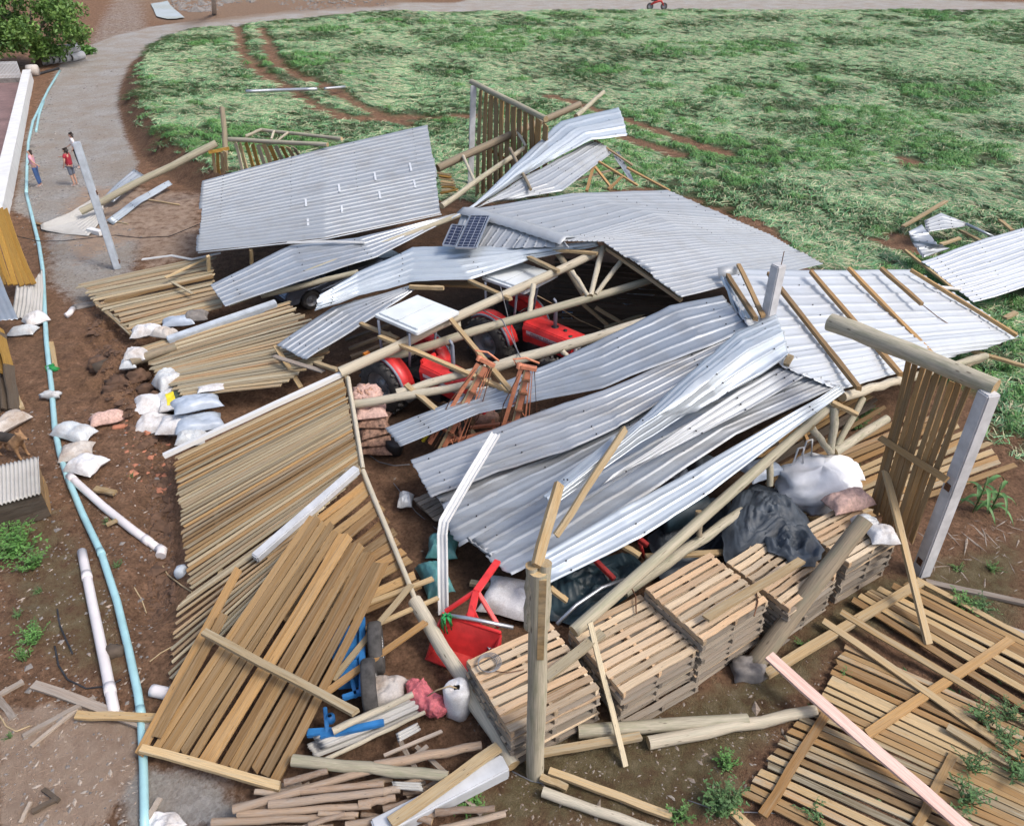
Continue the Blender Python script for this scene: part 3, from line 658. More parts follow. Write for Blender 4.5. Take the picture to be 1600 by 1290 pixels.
# ---- loose stones and litter on the bare earth: one mesh of small faceted bits
def bits(name, n, zone_fn, size, m, label, seed, elong=1.0):
    rs = random.Random(seed); mb = MB()
    base = [(1,0,0),(-1,0,0),(0,1,0),(0,-1,0),(0,0,1),(0,0,-1)]; fs = [(0,2,4),(2,1,4),(1,3,4),(3,0,4),(2,0,5),(1,2,5),(3,1,5),(0,3,5)]
    k = 0
    while k < n:
        p = zone_fn(rs)
        if p is None: continue
        k += 1; s = size * rs.lognormvariate(0, .5); a = rs.random() * 6.28; ca, sa = math.cos(a), math.sin(a)
        vs = []
        for v in base:
            x, y, z = v[0] * s * elong * rs.uniform(.6, 1.3), v[1] * s * rs.uniform(.6, 1.3), v[2] * s * .6 * rs.uniform(.6, 1.3)
            vs.append((p.x + x * ca - y * sa, p.y + x * sa + y * ca, p.z + z * .8))
        mb.add(vs, fs)
    o = mb.build(name, m); return tag(o, label, 'debris', kind='stuff')
def zpoly(poly):
    xs = [p[0] for p in poly]; ys = [p[1] for p in poly]
    def f(rs):
        px, py = rs.uniform(min(xs), max(xs)), rs.uniform(min(ys), max(ys))
        if not inside(poly, np.array([px]), np.array([py]))[0]: return None
        q = P(px, py, 0); q.z = gz(q.x, q.y); return q
    return f
bits('gravel_stones', 700, zpoly([(20,330),(45,205),(95,110),(200,100),(190,160),(215,255),(190,330),(230,380),(200,440),(80,440)]), .035, 'stone', 'loose grey stones along the gravel lane', 1)
bits('roadside_rubble', 260, zpoly([(30,300),(50,180),(75,130),(85,160),(62,230),(72,310),(60,340)]), .06, 'stone', 'band of grey rubble beside the pale blue pipe', 2)
bits('earth_clods', 1300, zpoly([(130,480),(205,500),(235,600),(265,650),(270,930),(225,960),(225,700),(160,620)]), .055, 'clod', 'dark clods of dug up earth along the fallen wall', 3)
bits('wood_chips', 800, zpoly([(0,640),(260,640),(270,900),(210,1120),(215,1290),(0,1290)]), .010, 'grey_wood', 'pale splinters scattered over the brown yard', 4, 2.6)
bits('yard_stones', 700, zpoly([(0,640),(260,640),(270,900),(210,1120),(215,1290),(0,1290)]), .02, 'stone', 'small stones scattered over the brown yard', 5)
bits('ground_litter', 700, zpoly([(560,620),(640,800),(680,1000),(800,1290),(1160,1290),(1330,1010),(1100,1080),(850,1200),(720,960)]), .009, 'grey_wood', 'splinters on the mossy ground by the pallets', 6, 2.4)
bits('broken_tile', 60, zpoly([(190,650),(265,650),(268,760),(200,740)]), .05, 'brick_red', 'reddish shards of tile along the fallen wall', 7, 1.3)
bits('dry_stalks', 70, zpoly([(1440,830),(1600,800),(1600,930),(1450,900)]), .010, 'grey_wood', 'dry stalks on the bare soil at the right', 8, 16)
# ================================================================ ROOF SHEETS OF THE FALLEN BARN
t, pt, org = roof('roof_slab', 'large bent grey roof slab with short silver tape strips at upper left', [
    [(318,282,2.3),(505,232,2.65),(668,195,2.8)], [(313,340,1.9),(508,300,2.2),(680,265,2.35)], [(310,395,1.5),(508,374,1.72),(690,335,1.9)]], 5, 'translucent', .225, .036, 16, seed=1, dent=.015)
for u, v in ((.42,.56),(.56,.47),(.72,.42),(.885,.40),(.43,.78),(.57,.71),(.735,.64),(.895,.60)):
    a, b = pt(u, v) + Vector((0, 0, .07)), pt(u + .003, v + .085) + Vector((0, 0, .07)); mb = MB(); mb.bar(a, b, .07, .012); mb.build('tape_strip', 'strip', t, org)
mb = MB(); mb.tube([pt(u, 1.0) + Vector((0, -.02, .01)) for u in (0, .2, .4, .5, .6, .8, 1)], .022, 6); mb.build('edge_trim', 'roof_white', t, org)
roof('roof_slab', 'long narrow roof slab sloping over the parked car, below the taped slab', [
    [(327,446,1.3),(455,383,1.62),(560,372,1.85),(697,338,2.0)], [(350,480,1.2),(470,440,1.45),(590,402,1.68),(722,333,2.0)]], 2, 'roof', .22, .03, 14, seed=2, dent=.03)
roof('twisted_sheet', 'bright twisted zinc sheet with a crumpled crease, above the white tractor canopy', [
    [(500,462,1.95),(560,425,2.15),(645,387,2.5),(700,384,2.62),(800,386,2.8),(930,378,3.12)], [(494,474,1.95),(560,447,2.15),(648,412,2.52),(715,410,2.62),(815,396,2.8),(933,381,3.12)], [(490,487,1.8),(560,463,2.0),(640,441,2.3),(735,437,2.42),(830,405,2.7),(936,384,3.05)]], 1, 'roof_bright', .24, .05, 26, seed=3, dent=.06, curl=.06)
roof('roof_sheet', 'pale roof sheet tilted down beside the white canopy, under the bright twisted sheet', [
    [(434,537,1.2),(520,480,1.7),(642,446,2.2)], [(458,549,1.2),(545,492,1.7),(647,447,2.2)], [(481,561,1.2),(600,486,1.9),(654,448,2.2)]], 1, 'roof', .22, .035, 14, seed=4, dent=.03)
t, pt, org = roof('roof_slab', 'wide grey roof slope in the middle with a scalloped cut edge beside the field', [
    [(730,328,3.0),(890,303,2.7),(1044,297,2.0)], [(880,377,3.2),(1020,335,2.75),(1150,345,1.9)], [(940,379,3.25),(1080,370,2.75),(1200,368,1.8)], [(1000,420,3.1),(1120,400,2.75),(1240,390,1.7)], [(1066,467,2.9),(1180,440,2.6),(1285,415,1.6)]], 6, 'roof_grey', .19, .024, 16, seed=5, dent=.012)
roof('roof_slab', 'pale short roof slope under the solar panels, with a screwed ridge cap along its top', [
    [(724,330,3.0),(700,386,2.45)], [(800,352,3.12),(770,389,2.72)], [(884,378,3.2),(890,387,3.1)]], 3, 'roof_grey', .2, .02, 8, seed=6, dent=.02)
mb = MB(); rows = []
for i in range(29):
    f = i / 28; a = along(S((722,326,3.06),(800,347,3.18),(884,374,3.26)), f); wv = .022 * (i % 2)
    rows.append([a + Vector((.30, .28, -.05 + wv)), a + Vector((.02, .05, .03 + wv)), a + Vector((-.16, -.22, -.06 + wv))])
mb.grid(rows); o = solo(mb, 'ridge_cap', 'roof_grey', 'wavy screwed ridge cap between the two grey roof slopes by the solar panels', 'ridge cap'); so_ = o.modifiers.new('gauge', 'SOLIDIFY'); so_.thickness = .006
roof('roof_strip', 'long torn strip of roofing beneath the orange booms', [
    [(602,669,1.0),(720,622,1.45),(843,576,2.0),(940,531,2.45),(1046,478,2.9),(1128,461,2.95)], [(627,698,.9),(749,646,1.4),(819,630,1.65),(940,607,2.05),(1110,540,2.75),(1172,512,2.9)]], 1, 'roof', 0.184, 0.028, 26, seed=7, dent=0.030, crease=.03)
roof('roof_strip', 'strip of pale roofing with its end crossed by the bent white gutter', [
    [(641,719,.9),(714,692,1.2),(857,639,1.8),(940,611,2.12),(1140,525,2.78)], [(673,778,.85),(779,738,1.2),(893,702,1.68),(965,668,1.95),(1160,555,2.75)]], 1, 'roof_dirty', 0.184, 0.028, 26, seed=8, dent=0.030, crease=.03)
roof('roof_slab', 'broad pale roof slab hanging down towards the pallets, jagged at its lower left end', [
    [(678,776,.72),(782,730,1.05),(890,692,1.5),(1005,632,2.02),(1190,560,2.72)], [(730,848,.75),(830,790,1.1),(940,720,1.6),(1080,645,2.2),(1250,582,2.72)], [(799,902,.9),(900,845,1.2),(1010,775,1.6),(1150,680,2.1),(1308,606,2.55)]], 4, 'roof_dirty', 0.192, 0.027, 26, seed=9, dent=0.030, crease=.03, ragged=.16)
roof('roof_strip', 'bright narrow roof sheet along the lower edge of the broad slab, behind the split post', [
    [(846,866,1.5),(960,800,1.75),(1085,733,2.05),(1308,603,2.68)], [(857,912,1.3),(1000,842,1.58),(1110,770,1.93),(1316,612,2.5)]], 1, 'roof_bright', 0.208, 0.024, 20, seed=10, dent=0.024, crease=.03)
roof('folded_sheet', 'folded white sheet lying diagonally across the broad roof slab, starting at the concrete post', [
    [(848,779,1.9),(930,715,2.25),(1010,648,2.65),(1075,585,2.95),(1150,520,3.05),(1212,493,3.05)], [(856,784,2.05),(945,713,2.45),(1030,648,2.9),(1100,590,3.2),(1165,540,3.3),(1220,515,3.25)], [(864,791,1.88),(960,722,2.2),(1050,662,2.5),(1120,622,2.75),(1185,588,2.95),(1231,556,3.0)]], 1, 'roof_bright', 0.176, 0.036, 30, seed=11, dent=0.030, crease=.03)
roof('folded_sheet', 'grey crumpled sheet folded up under the diagonal white sheet', [
    [(940,755,2.02),(1060,672,2.45),(1150,612,2.72),(1215,575,2.86)], [(960,745,2.0),(1090,680,2.3),(1170,640,2.5),(1262,585,2.78)]], 1, 'roof_grey', 0.200, 0.024, 20, seed=12, dent=0.036, crease=.03)
t, pt, org = roof('flipped_roof', 'white underside of a flipped roof with brown battens, on the right beside the field', [
    [(1122,419,2.75),(1270,423,2.6),(1428,421,1.6)], [(1160,500,2.95),(1320,490,2.4),(1530,484,1.0)], [(1222,575,2.9),(1380,550,2.15),(1592,526,.5)], [(1308,613,2.5),(1400,585,1.9),(1480,560,1.2)]], 5, 'roof_white', .215, .026, 18, seed=13, dent=.014)
for a, b in (((1201,427,2.86),(1342,606,2.5)), ((1267,424,2.72),(1407,584,2.1)), ((1326,419,2.45),(1459,556,1.5)), ((1377,419,2.15),(1440,475,1.85)), ((1422,421,1.8),(1587,523,.68)), ((1137,430,2.95),(1181,498,3.08))):
    board('batten', P(a[0], a[1], a[2] + .10), P(b[0], b[1], b[2] + .12), .10, .09, 'slat_brown', t, org)
mb = MB(); mb.tube(S((1440,475,1.85),(1465,495,1.6),(1497,516,1.25)), .012, 5); mb.build('steel_rod', 'rust', t, org)
mb = MB(); mb.tube(S((1462,448,1.5),(1500,452,1.2)), .05, 8); mb.build('white_tube', 'pvc', t, org)
roof('curled_sheet', 'curled scalloped end of a torn zinc sheet left of the concrete post stub', [
    [(1124,432,3.0),(1136,455,2.9),(1150,500,2.8)], [(1140,440,2.95),(1160,470,2.85),(1180,497,3.0)]], 1, 'roof_bright', .16, .05, 12, WAVE, seed=14, dent=.06)
mb = MB(); mb.grid([S((1121,418,3.15),(1154,413,3.1)), S((1123,434,2.95),(1157,428,2.95))]); o = solo(mb, 'flashing', 'roof_grey', 'small grey flashing piece at the top left corner of the flipped roof', 'flashing'); o.modifiers.new('gauge', 'SOLIDIFY').thickness = .01
board('timber', P(1154,413,3.15), P(1192,494,3.1), .10, .06, 'slat_brown', label='orange brown timber leaning on the concrete post stub in the flipped roof', cat='timber')
# far right wreckage on the field
t, pt, org = roof('flipped_roof', 'white torn roof sheets at the right edge, lying on the green field', [
    [(1438,410,1.0),(1520,379,1.1),(1600,355,1.1),(1720,320,1.1)], [(1478,440,.8),(1545,422,.9),(1604,402,.9),(1725,370,.9)], [(1519,474,.55),(1570,460,.6),(1610,447,.65),(1740,415,.6)]], 3, 'roof_white', .22, .028, 14, seed=15, dent=.05)
board('batten', P(1414,391,.95), P(1490,452,.9), .09, .07, 'plank', t, org)
roof('curled_sheet', 'dark curled sheet standing on edge at the far right of the wreck', [
    [(1419,362,1.15),(1440,351,1.2)], [(1424,378,.8),(1464,382,.9)], [(1440,404,.55),(1484,388,.6)]], 1, 'roof', .2, .035, 8, seed=16, dent=.03)
roof('roof_sheet', 'small grey sheet piece lying on timbers at the far right of the wreck', [
    [(1444,345,.9),(1470,333,.95),(1514,350,.7)], [(1446,363,.7),(1478,358,.75),(1512,353,.62)]], 1, 'roof_grey', .22, .02, 8, seed=17)
for i, (a, b, lab) in enumerate((((1411,354,.5),(1478,314,.5),'sawn timber lying on the crop beyond the curled dark sheet'), ((1562,344,.45),(1582,360,.45),'short timber stub on the crop above the torn white sheets'), ((1500,360,.45),(1535,378,.5),'brown timber under the small grey sheet at the far right'),
        ((1470,382,.35),(1500,372,.35),'short brown timber in the gap of the far right wreck'), ((1517,548,.5),(1600,572,.3),'tan timber running out of the frame right of the flipped roof'), ((1570,497,.4),(1588,488,.4),'short log end right of the flipped roof'))):
    board('timber', P(*a), P(*b), .15, .07, 'plank', label=lab, cat='timber')
mb = MB(); mb.tube(S((1510,350,.75),(1535,362,.7),(1552,370,.6)), .05, 6); solo(mb, 'bent_gutter', 'roof', 'bent grey gutter end at the far right of the wreck', 'gutter')
# twisted sheets at the back
roof('twisted_sheet', 'bright curled sheet pointing up at the back, in front of the standing slat panel', [
    [(705,345,2.6),(740,320,2.7),(800,262,3.0),(875,190,3.4),(966,168,3.4)], [(710,341,2.65),(752,316,2.75),(828,258,3.05),(905,202,3.42),(974,188,3.42)], [(716,337,2.5),(762,311,2.6),(850,256,2.88),(925,219,3.15),(979,213,3.05)]], 1, 'roof_bright', .26, .05, 24, seed=18, dent=.05)
roof('roof_sheet', 'dull grey sheet folded beneath the bright curled sheet at the back', [
    [(733,332,2.55),(820,277,2.75),(926,219,2.95)], [(745,325,2.55),(850,287,2.75),(945,226,2.8)], [(757,319,2.5),(878,299,2.6),(958,238,2.45)]], 1, 'roof_grey', .24, .03, 18, seed=19, dent=.04)
# loose sheets on the lane under the long pole
roof('loose_sheet', 'dirty fibre cement sheet flat on the lane at the foot of the leaning concrete post', [
    [(63,352,.12),(110,331,.3),(152,306,.55)], [(64,360,.05),(112,347,.12),(160,322,.3)], [(72,362,.05),(138,369,.05),(162,340,.15)]], 1, 'fibre', .19, .03, 12, WAVE, seed=20, dent=.04)
roof('loose_sheet', 'grey folded sheet leaning on the long pole by the lane', [
    [(160,310,.4),(186,284,.6),(210,264,.85)], [(176,318,.2),(205,292,.4),(226,274,.55)]], 1, 'roof', .2, .03, 10, seed=21, dent=.04)
roof('loose_sheet', 'pale bent sheet strip pointing right under the long pole', [
    [(165,345,.15),(215,308,.3),(262,283,.35)], [(176,352,.05),(222,316,.12),(268,290,.2)]], 1, 'roof_bright', .2, .03, 10, seed=22, dent=.05)
mb = MB(); mb.bar(G(140,363,.1), G(160,368,.1), .22, .16); solo(mb, 'flashing_end', 'white_paint', 'small boxed flashing end beside the dirty fibre sheet', 'flashing')

# ================================================================ SOLAR PANELS, GUTTERS, FLASHINGS
def solar_panel(label, c00, c10, c11, c01):
    a, b, c, d = S(c00, c10, c11, c01); X_ = (b - a).normalized(); Zn = X_.cross((d - a)).normalized()
    if Zn.z < 0: Zn = -Zn
    Y_ = Zn.cross(X_); Wd, Hd = (b - a).length, (d - a).length
    t = bpy.data.objects.new('solar_panel', None); link(t); tag(t, label, 'solar panel'); t.matrix_world = Matrix((X_, Y_, Zn)).transposed().to_4x4(); t.location = a
    mb = MB(); mb.box((Wd/2, Hd/2, .02), (Wd - .06, Hd - .06, .02)); mb.build('cell_sheet', 'solar', t)
    for p, q in (((0,0),(Wd,0)), ((0,Hd),(Wd,Hd)), ((0,.02),(0,Hd-.02)), ((Wd,.02),(Wd,Hd-.02))):
        mb = MB(); mb.bar((p[0], p[1], .02), (q[0], q[1], .02), .035, .045); mb.build('frame', 'steel', t)
    return t
solar_panel('solar panel partly hidden, left of the other and nearest the twisted sheet', (692,384,2.86), (722,387,2.84), (748,363,3.02), (721,355,3.02))
solar_panel('solar panel fully seen, right one of the pair on the pale roof slope', (712,388,2.98), (744,389,3.0), (782,357,3.16), (774,343,3.2))
mb = MB(); pr = [(-.09,.06),(-.09,0),(.09,0),(.09,.06),(.075,.06),(.075,.015),(.015,.015),(.015,.04),(-.015,.04),(-.015,.015),(-.075,.015),(-.075,.06)]
def channel(pts, lab, m='white_paint', s=1.0, up=(0,0,1)):
    mb = MB(); rows = []; pts = [Vector(p) for p in pts]
    for i, p in enumerate(pts):
        d = pts[min(i+1, len(pts)-1)] - pts[max(i-1, 0)]; X_, Y_, Z_ = frame(d, up); rows.append([p + Y_ * u * s + Z_ * v * s for u, v in pr])
    mb.grid(rows, False, True); k = len(pr); mb.f += [tuple(range(k))[::-1], tuple((len(rows)-1)*k + i for i in range(k))]; mb.sm += [False, False]
    return solo(mb, 'gutter', m, lab, 'gutter')
channel(S((775,679,1.75),(735,745,1.5),(694,816,1.28),(692,835,1.15),(694,960,.12)), 'bent white gutter dropping from the roof strips to the ground', 'white_paint', 1.0, (-.3,-.75,.6))
mb = MB(); mb.grid([S((850,775,1.98),(872,752,2.1),(960,680,2.45)), S((862,790,1.86),(888,766,2.0),(975,690,2.35))]); o = solo(mb, 'flashing', 'roof_bright', 'flat shiny flashing under the grey brown timber on the broad roof slab', 'flashing'); o.modifiers.new('gauge', 'SOLIDIFY').thickness = .012
channel(S((448,380,1.75),(520,378,1.85),(570,380,1.85)), 'thin white gutter lying along the lower edge of the taped slab', 'white_paint', .6)
channel(S((222,406,.75),(268,400,.85),(300,406,.85),(345,396,1.0)), 'thin bent white flashing on top of the upper heap of slats', 'white_paint', .55)

# ================================================================ SLAT WALLS
SM = ['slat', 'slat', 'slat_pale']
slats('slat_wall', 'upper heap of tan slats near the leaning concrete post at left', [(122,443,.55),(150,470,.5)], [(332,398,.85),(335,432,.8)], 12, .13, .024, SM, [((150,478,.42),(330,424,.72),.16,.08)], jend=.12, jit=.08)
slats('slat_wall', 'second heap of tan slats above the lying concrete post', [(160,478,.5),(206,520,.4)], [(338,438,.8),(350,480,.72)], 12, .13, .024, SM, [((148,470,.45),(205,522,.35),.12,.07)], jend=.14, jit=.08)
slats('slat_wall', 'third heap of grey slats below the lying concrete post', [(205,548,.45),(238,572,.4)], [(446,472,.95),(478,503,.9)], 12, .14, .024, SM, [], jend=.14, jit=.1)
slats('slat_wall', 'fan of tan slats spread over the white sacks at left', [(238,574,.5),(262,595,.45),(292,620,.45)], [(478,505,.95),(520,548,1.0),(432,607,.7)], 18, .15, .03, SM, [], jend=.08, jit=.06)
slats('slat_wall', 'big fallen wall of close slats lying behind the lying white post', [(275,712,.4),(283,800,.28),(297,925,.18)], [(537,590,1.45),(550,655,1.2),(564,735,.9)], 37, .158, .017, ['slat', 'slat', 'slat', 'slat_brown'],
      [((542,588,1.47),(566,732,.92),.09,.06), ((330,690,.46),(345,905,.2),.08,.05)], jend=.02, jit=.03)
slats('slat_wall', 'lower left part of the fallen slats with grey ends, beside the brown fallen panel', [(297,930,.18),(279,950,.18),(262,1085,.1)], [(560,742,.86),(500,800,.8),(470,870,.7)], 21, .14, .024, SM, [], jend=.03, jit=.03)
slats('slat_wall', 'open row of orange brown slats ending at the long edge pole', [(420,862,.55),(430,960,.4),(470,1000,.3)], [(569,742,.86),(615,825,.7),(662,925,.5)], 11, .15, .03, 'slat_brown', [], jend=.03, jit=.08)
t = slats('slat_wall', 'brown fallen panel of wide boards with two cross rails at lower left', [(483,803,1.5),(545,843,1.42),(606,884,1.3)], [(232,1172,.16),(330,1195,.18),(438,1222,.2)], 13, .165, .03, 'slat_brown',
      [], jend=.05, jit=.03, part='board', fill=.86)
for a, b in (((318,987,1.02),(556,1113,.84)), ((220,1168,.26),(436,1229,.30))): board('rail', P(*a), P(*b), .12, .07, 'plank', t, t.location)
for a, b in (((372,890,1.0),(216,1180,.16)), ((350,960,.95),(246,1150,.3))): board('board', P(*a), P(*b), .15, .03, 'slat_brown', t, t.location)
# ground panel at lower right
WL = [(1345,925,.10),(1420,905,.12)]
t = slats('slat_wall', 'wide fallen slat floor with cross rails at the bottom right corner', [(1322,1008,.10),(1290,1075,.08),(1225,1152,.08),(1158,1246,.08)], [(1690,1170,.08),(1700,1270,.06),(1640,1330,.06),(1400,1370,.06)], 25, .135, .028, ['slat_brown', 'slat', 'plank'],
      [((1191,1275,.14),(1292,1113,.14),.13,.05), ((1356,1146,.14),(1577,1000,.16),.14,.06), ((1432,1292,.14),(1490,1178,.12),.12,.05)], jend=.04, jit=.05)
slats('slat_wall', 'scattered upper boards of the fallen slat floor, below the standing slat panel', [(1335,940,.14),(1378,922,.16),(1430,903,.16)], [(1640,1130,.12),(1650,1060,.12),(1640,1010,.12)], 9, .14, .028, ['slat_brown', 'plank'], [], jend=.12, jit=.12)
for a, b, lab in (((1285,968,.2),(1590,1180,.16), 'loose tan board slanting across the fallen slat floor, the left one'), ((1312,955,.22),(1640,1150,.16), 'loose tan board slanting across the fallen slat floor, beside the propped plank'), ((1480,1135,.2),(1640,1230,.16), 'short cracked board lying on the fallen slat floor near the right edge')):
    board('plank', P(*a), P(*b), .14, .03, 'plank', label=lab, cat='plank')
board('timber', P(1199,1052,.12), P(1436,910,.22), .16, .07, 'plank', label='grey brown beam running from the leaning log to the standing slat panel', cat='timber')
board('fresh_plank', P(1201,1024,.5), P(1515,1298,.3), .20, .045, 'fresh', label='freshly split pinkish plank crossing the fallen slat floor', cat='plank')
board('plank', P(1384,738,1.75), P(1451,1004,.16), .15, .05, 'plank', label='plank propped upright in front of the standing slat panel', cat='plank', up=(.3,-1,.2))
board('plank', G(1445,912,.06), G(1610,948,.06), .12, .06, 'grey_wood', label='pale grey batten on bare soil at the right edge', cat='plank')
board('plank', G(1540,975,.06), G(1610,1000,.06), .16, .05, 'grey_wood', label='grey weathered board beyond the top of the fallen slat floor', cat='plank')
# slatted floor behind the bulk bag
slats('slat_wall', 'fallen slats behind the white bulk bag, under the standing slat panel', [(1188,745,.22),(1245,800,.22),(1300,830,.22)], [(1440,640,.3),(1530,675,.2),(1585,735,.15)], 13, .15, .03, ['slat_brown', 'slat', 'plank'], [], jend=.2, jit=.1)
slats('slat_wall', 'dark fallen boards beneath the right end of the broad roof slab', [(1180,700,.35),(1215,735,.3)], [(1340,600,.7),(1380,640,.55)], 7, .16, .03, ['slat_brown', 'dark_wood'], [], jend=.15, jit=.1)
# standing slat panels
t = slats('slat_screen', 'upright slat panel hanging from a thick pole by the right concrete post', [(1415,560,3.72),(1520,606,3.85)], [(1358,792,.95),(1426,852,.75)], 9, .13, .03, 'slat_brown', [], jend=.05, jit=.02, up=(.35,-1,.1), fill=.78)
board('rail', P(1376,684,2.24), P(1480,750,2.32), .12, .06, 'slat_brown', t, t.location, (0,-1,.3))
log('long_pole', P(1297,503,4.0), P(1556,606,4.05), .17, 'log', label='thick pale pole on top of the right concrete post', cat='pole')
t = slats('slat_screen', 'upright brown slat panel standing in the field at the back', [(748,136,3.95),(858,196,3.9)], [(742,302,.5),(858,300,1.2)], 12, .165, .03, 'slat_brown', [], jend=.03, jit=.02, up=(.1,-1,0), fill=.97)
board('rail', P(744,222,1.9), P(800,255,1.9), .12, .06, 'slat_brown', t, t.location, (0,-1,.2))
log('long_pole', P(737,128,4.12), P(853,186,4.05), .12, 'log', label='pole along the top of the back slat panel, resting on the back post', cat='pole')
t = slats('slat_screen', 'yellowish slat panel behind the taped slab at left, under two poles', [(363,222,2.25),(465,231,2.6)], [(378,285,1.0),(485,262,1.6)], 11, .15, .03, ['ochre', 'slat_pale', 'plank'], [], jend=.02, jit=.05, up=(.2,-1,.3))
slats('slat_screen', 'small slatted end left of the short grey post', [(330,237,2.0),(356,237,2.1)], [(334,272,1.1),(358,268,1.2)], 4, .12, .03, ['ochre', 'plank'], [((326,238,2.06),(358,232,2.16),.12,.07)], up=(.2,-1,.3))
slats('slat_screen', 'tilted pale slats between the taped slab and the back poles', [(684,268,1.2),(690,300,.8)], [(702,272,1.25),(716,300,.85)], 7, .12, .03, ['ochre', 'plank'], [((688,302,.85),(716,296,.9),.12,.05)], jend=.1)
slats('slat_screen', 'dark slat wall inside the barn behind the red tractors', [(862,402,1.5),(868,560,.1)], [(1060,420,1.9),(1068,560,.15)], 18, .14, .03, 'dark_wood', [], jend=.1, jit=.06, up=(0,-1,.4))  # slats coloured dark to paint in the barn's inner shade
# ochre shed corner at left edge
t = slats('ochre_shed_wall', 'ochre boarded shed wall at the left edge', [(-30,322,2.2),(12,328,2.2)], [(2,446,.6),(58,444,.6)], 6, .30, .03, 'ochre', [], jend=0, jit=0, up=(-.4,-1,.3), wj=.02, fill=.985)
roof('loose_sheet', 'bent grey fibre sheet below the ochre shed wall', [[(66,420,.7),(68,450,.4),(66,484,.1)], [(48,446,.55),(46,475,.25),(42,496,.06)], [(25,447,.55),(22,470,.3),(18,496,.06)]], 1, 'fibre', .17, .035, 10, WAVE, seed=30, dent=.03)
roof('shed_roof', 'pale corrugated shed roof cut by the left edge', [[(-4,420,1.3),(12,462,1.1),(28,498,.9)], [(-60,425,1.4),(-40,465,1.2),(-20,502,1.0)]], 1, 'roof', .17, .02, 8, WAVE, seed=31)
t = thing('wooden_crate', 'dark wooden box with an ochre side at the left edge', 'crate', P(0,620,0))
for i, (a, b, m_) in enumerate((((2,520,1.1),(10,640,.05),'dark_wood'), ((-12,524,1.1),(-4,644,.05),'dark_wood'), ((14,570,.8),(22,640,.05),'dark_wood'), ((-2,512,1.15),(14,575,.75),'ochre'), ((-16,518,1.15),(0,580,.78),'ochre'))):
    board('board', P(*a), P(*b), .28, .05, m_, t, t.location, (1,-.3,.2))
board('timber', G(27,620,.05), G(36,640,.04), .10, .07, 'plank', label='short timber stub lying beside the dark wooden box at left', cat='timber')

# ================================================================ POSTS AND POLES
def post(label, base, top_px, Hh=4.2, m='concrete', wd=.21, rz=0., name='concrete_post', holes=(), rod=False):
    """square cast post from base to the point under top_px"""
    b = Vector(base); tp = P(*top_px) if len(top_px) == 3 else P(top_px[0], top_px[1], b.z + Hh)
    t = bpy.data.objects.new(name, None); link(t); tag(t, label, 'post'); d = tp - b; X_, Y_, Z_ = frame(d, (math.cos(rz), math.sin(rz), 0))
    t.matrix_world = Matrix((Y_, Z_, X_)).transposed().to_4x4(); t.location = b; L = d.length
    mb = MB(); mb.box((0, 0, L/2), (wd, wd, L)); mb.build('shaft', m, t, bevel=.022)
    for h in holes:
        for s in (-1, 1):
            mb = MB(); mb.box((0, s * (wd/2 + .008), h), (.12, .016, .14)); mb.lathe([(0, .03), (.018, .03), (.018, 0)], (0, s * (wd/2 + .016), h), (0, s, 0), 8); mb.build('bolt_plate', 'rust', t)
    if rod: mb = MB(); mb.tube([(.04,.03,L-.05),(.04,.03,L+.3)], .01, 5); mb.build('steel_rod', 'rust', t)
    return t
post('leaning blue grey concrete post by the lane at left', G(184,420), (119,222), 4.2, 'concrete_blue', .22, .3, holes=(.25, 2.6))
post('tall concrete post at the right holding the thick pole', G(1438,896), (1546,612), 4.0, 'concrete', .25, .25, holes=(.35, 2.1))
post('concrete post at the back of the wreck in the field', G(735,290), (740,134), 4.1, 'concrete', .25, .1, holes=(1.7,))
post('concrete post stub rising through the flipped roof', P(1163.5,666.5,0), (1217,413,4.2), 4.2, 'concrete', .24, .5, rod=True)
post('white concrete post lying between two heaps of slats at left', P(262,532,.62), (432,474,1.0), 0, 'concrete_blue', .2)
post('white post lying on the big fallen slat wall', P(398,872,.68), (558,733,1.08), 0, 'post_pale', .17)
post('white concrete post lying at the bottom edge of the photo', P(585,1300,.22), (790,1196,.28), 0, 'post_pale', .26)
board('plank', P(610,1285,.42), P(778,1166,.46), .16, .06, 'plank', label='brown plank on edge along the white post at the bottom', cat='plank')
board('edge_board', P(256,712,.48), P(541,581,1.55), .12, .10, 'white_paint', label='white edged board along the top of the big fallen slat wall', cat='plank')
log('fence_post', G(356,276), P(347,168,2.75), .13, 'grey_wood' if False else 'log_bark', label='short weathered post behind the taped slab at left', cat='post')
def poles(items):
    for a, b, r, m_, lab in items: log('pole', P(*a), P(*b), r, m_, label=lab, cat='pole')
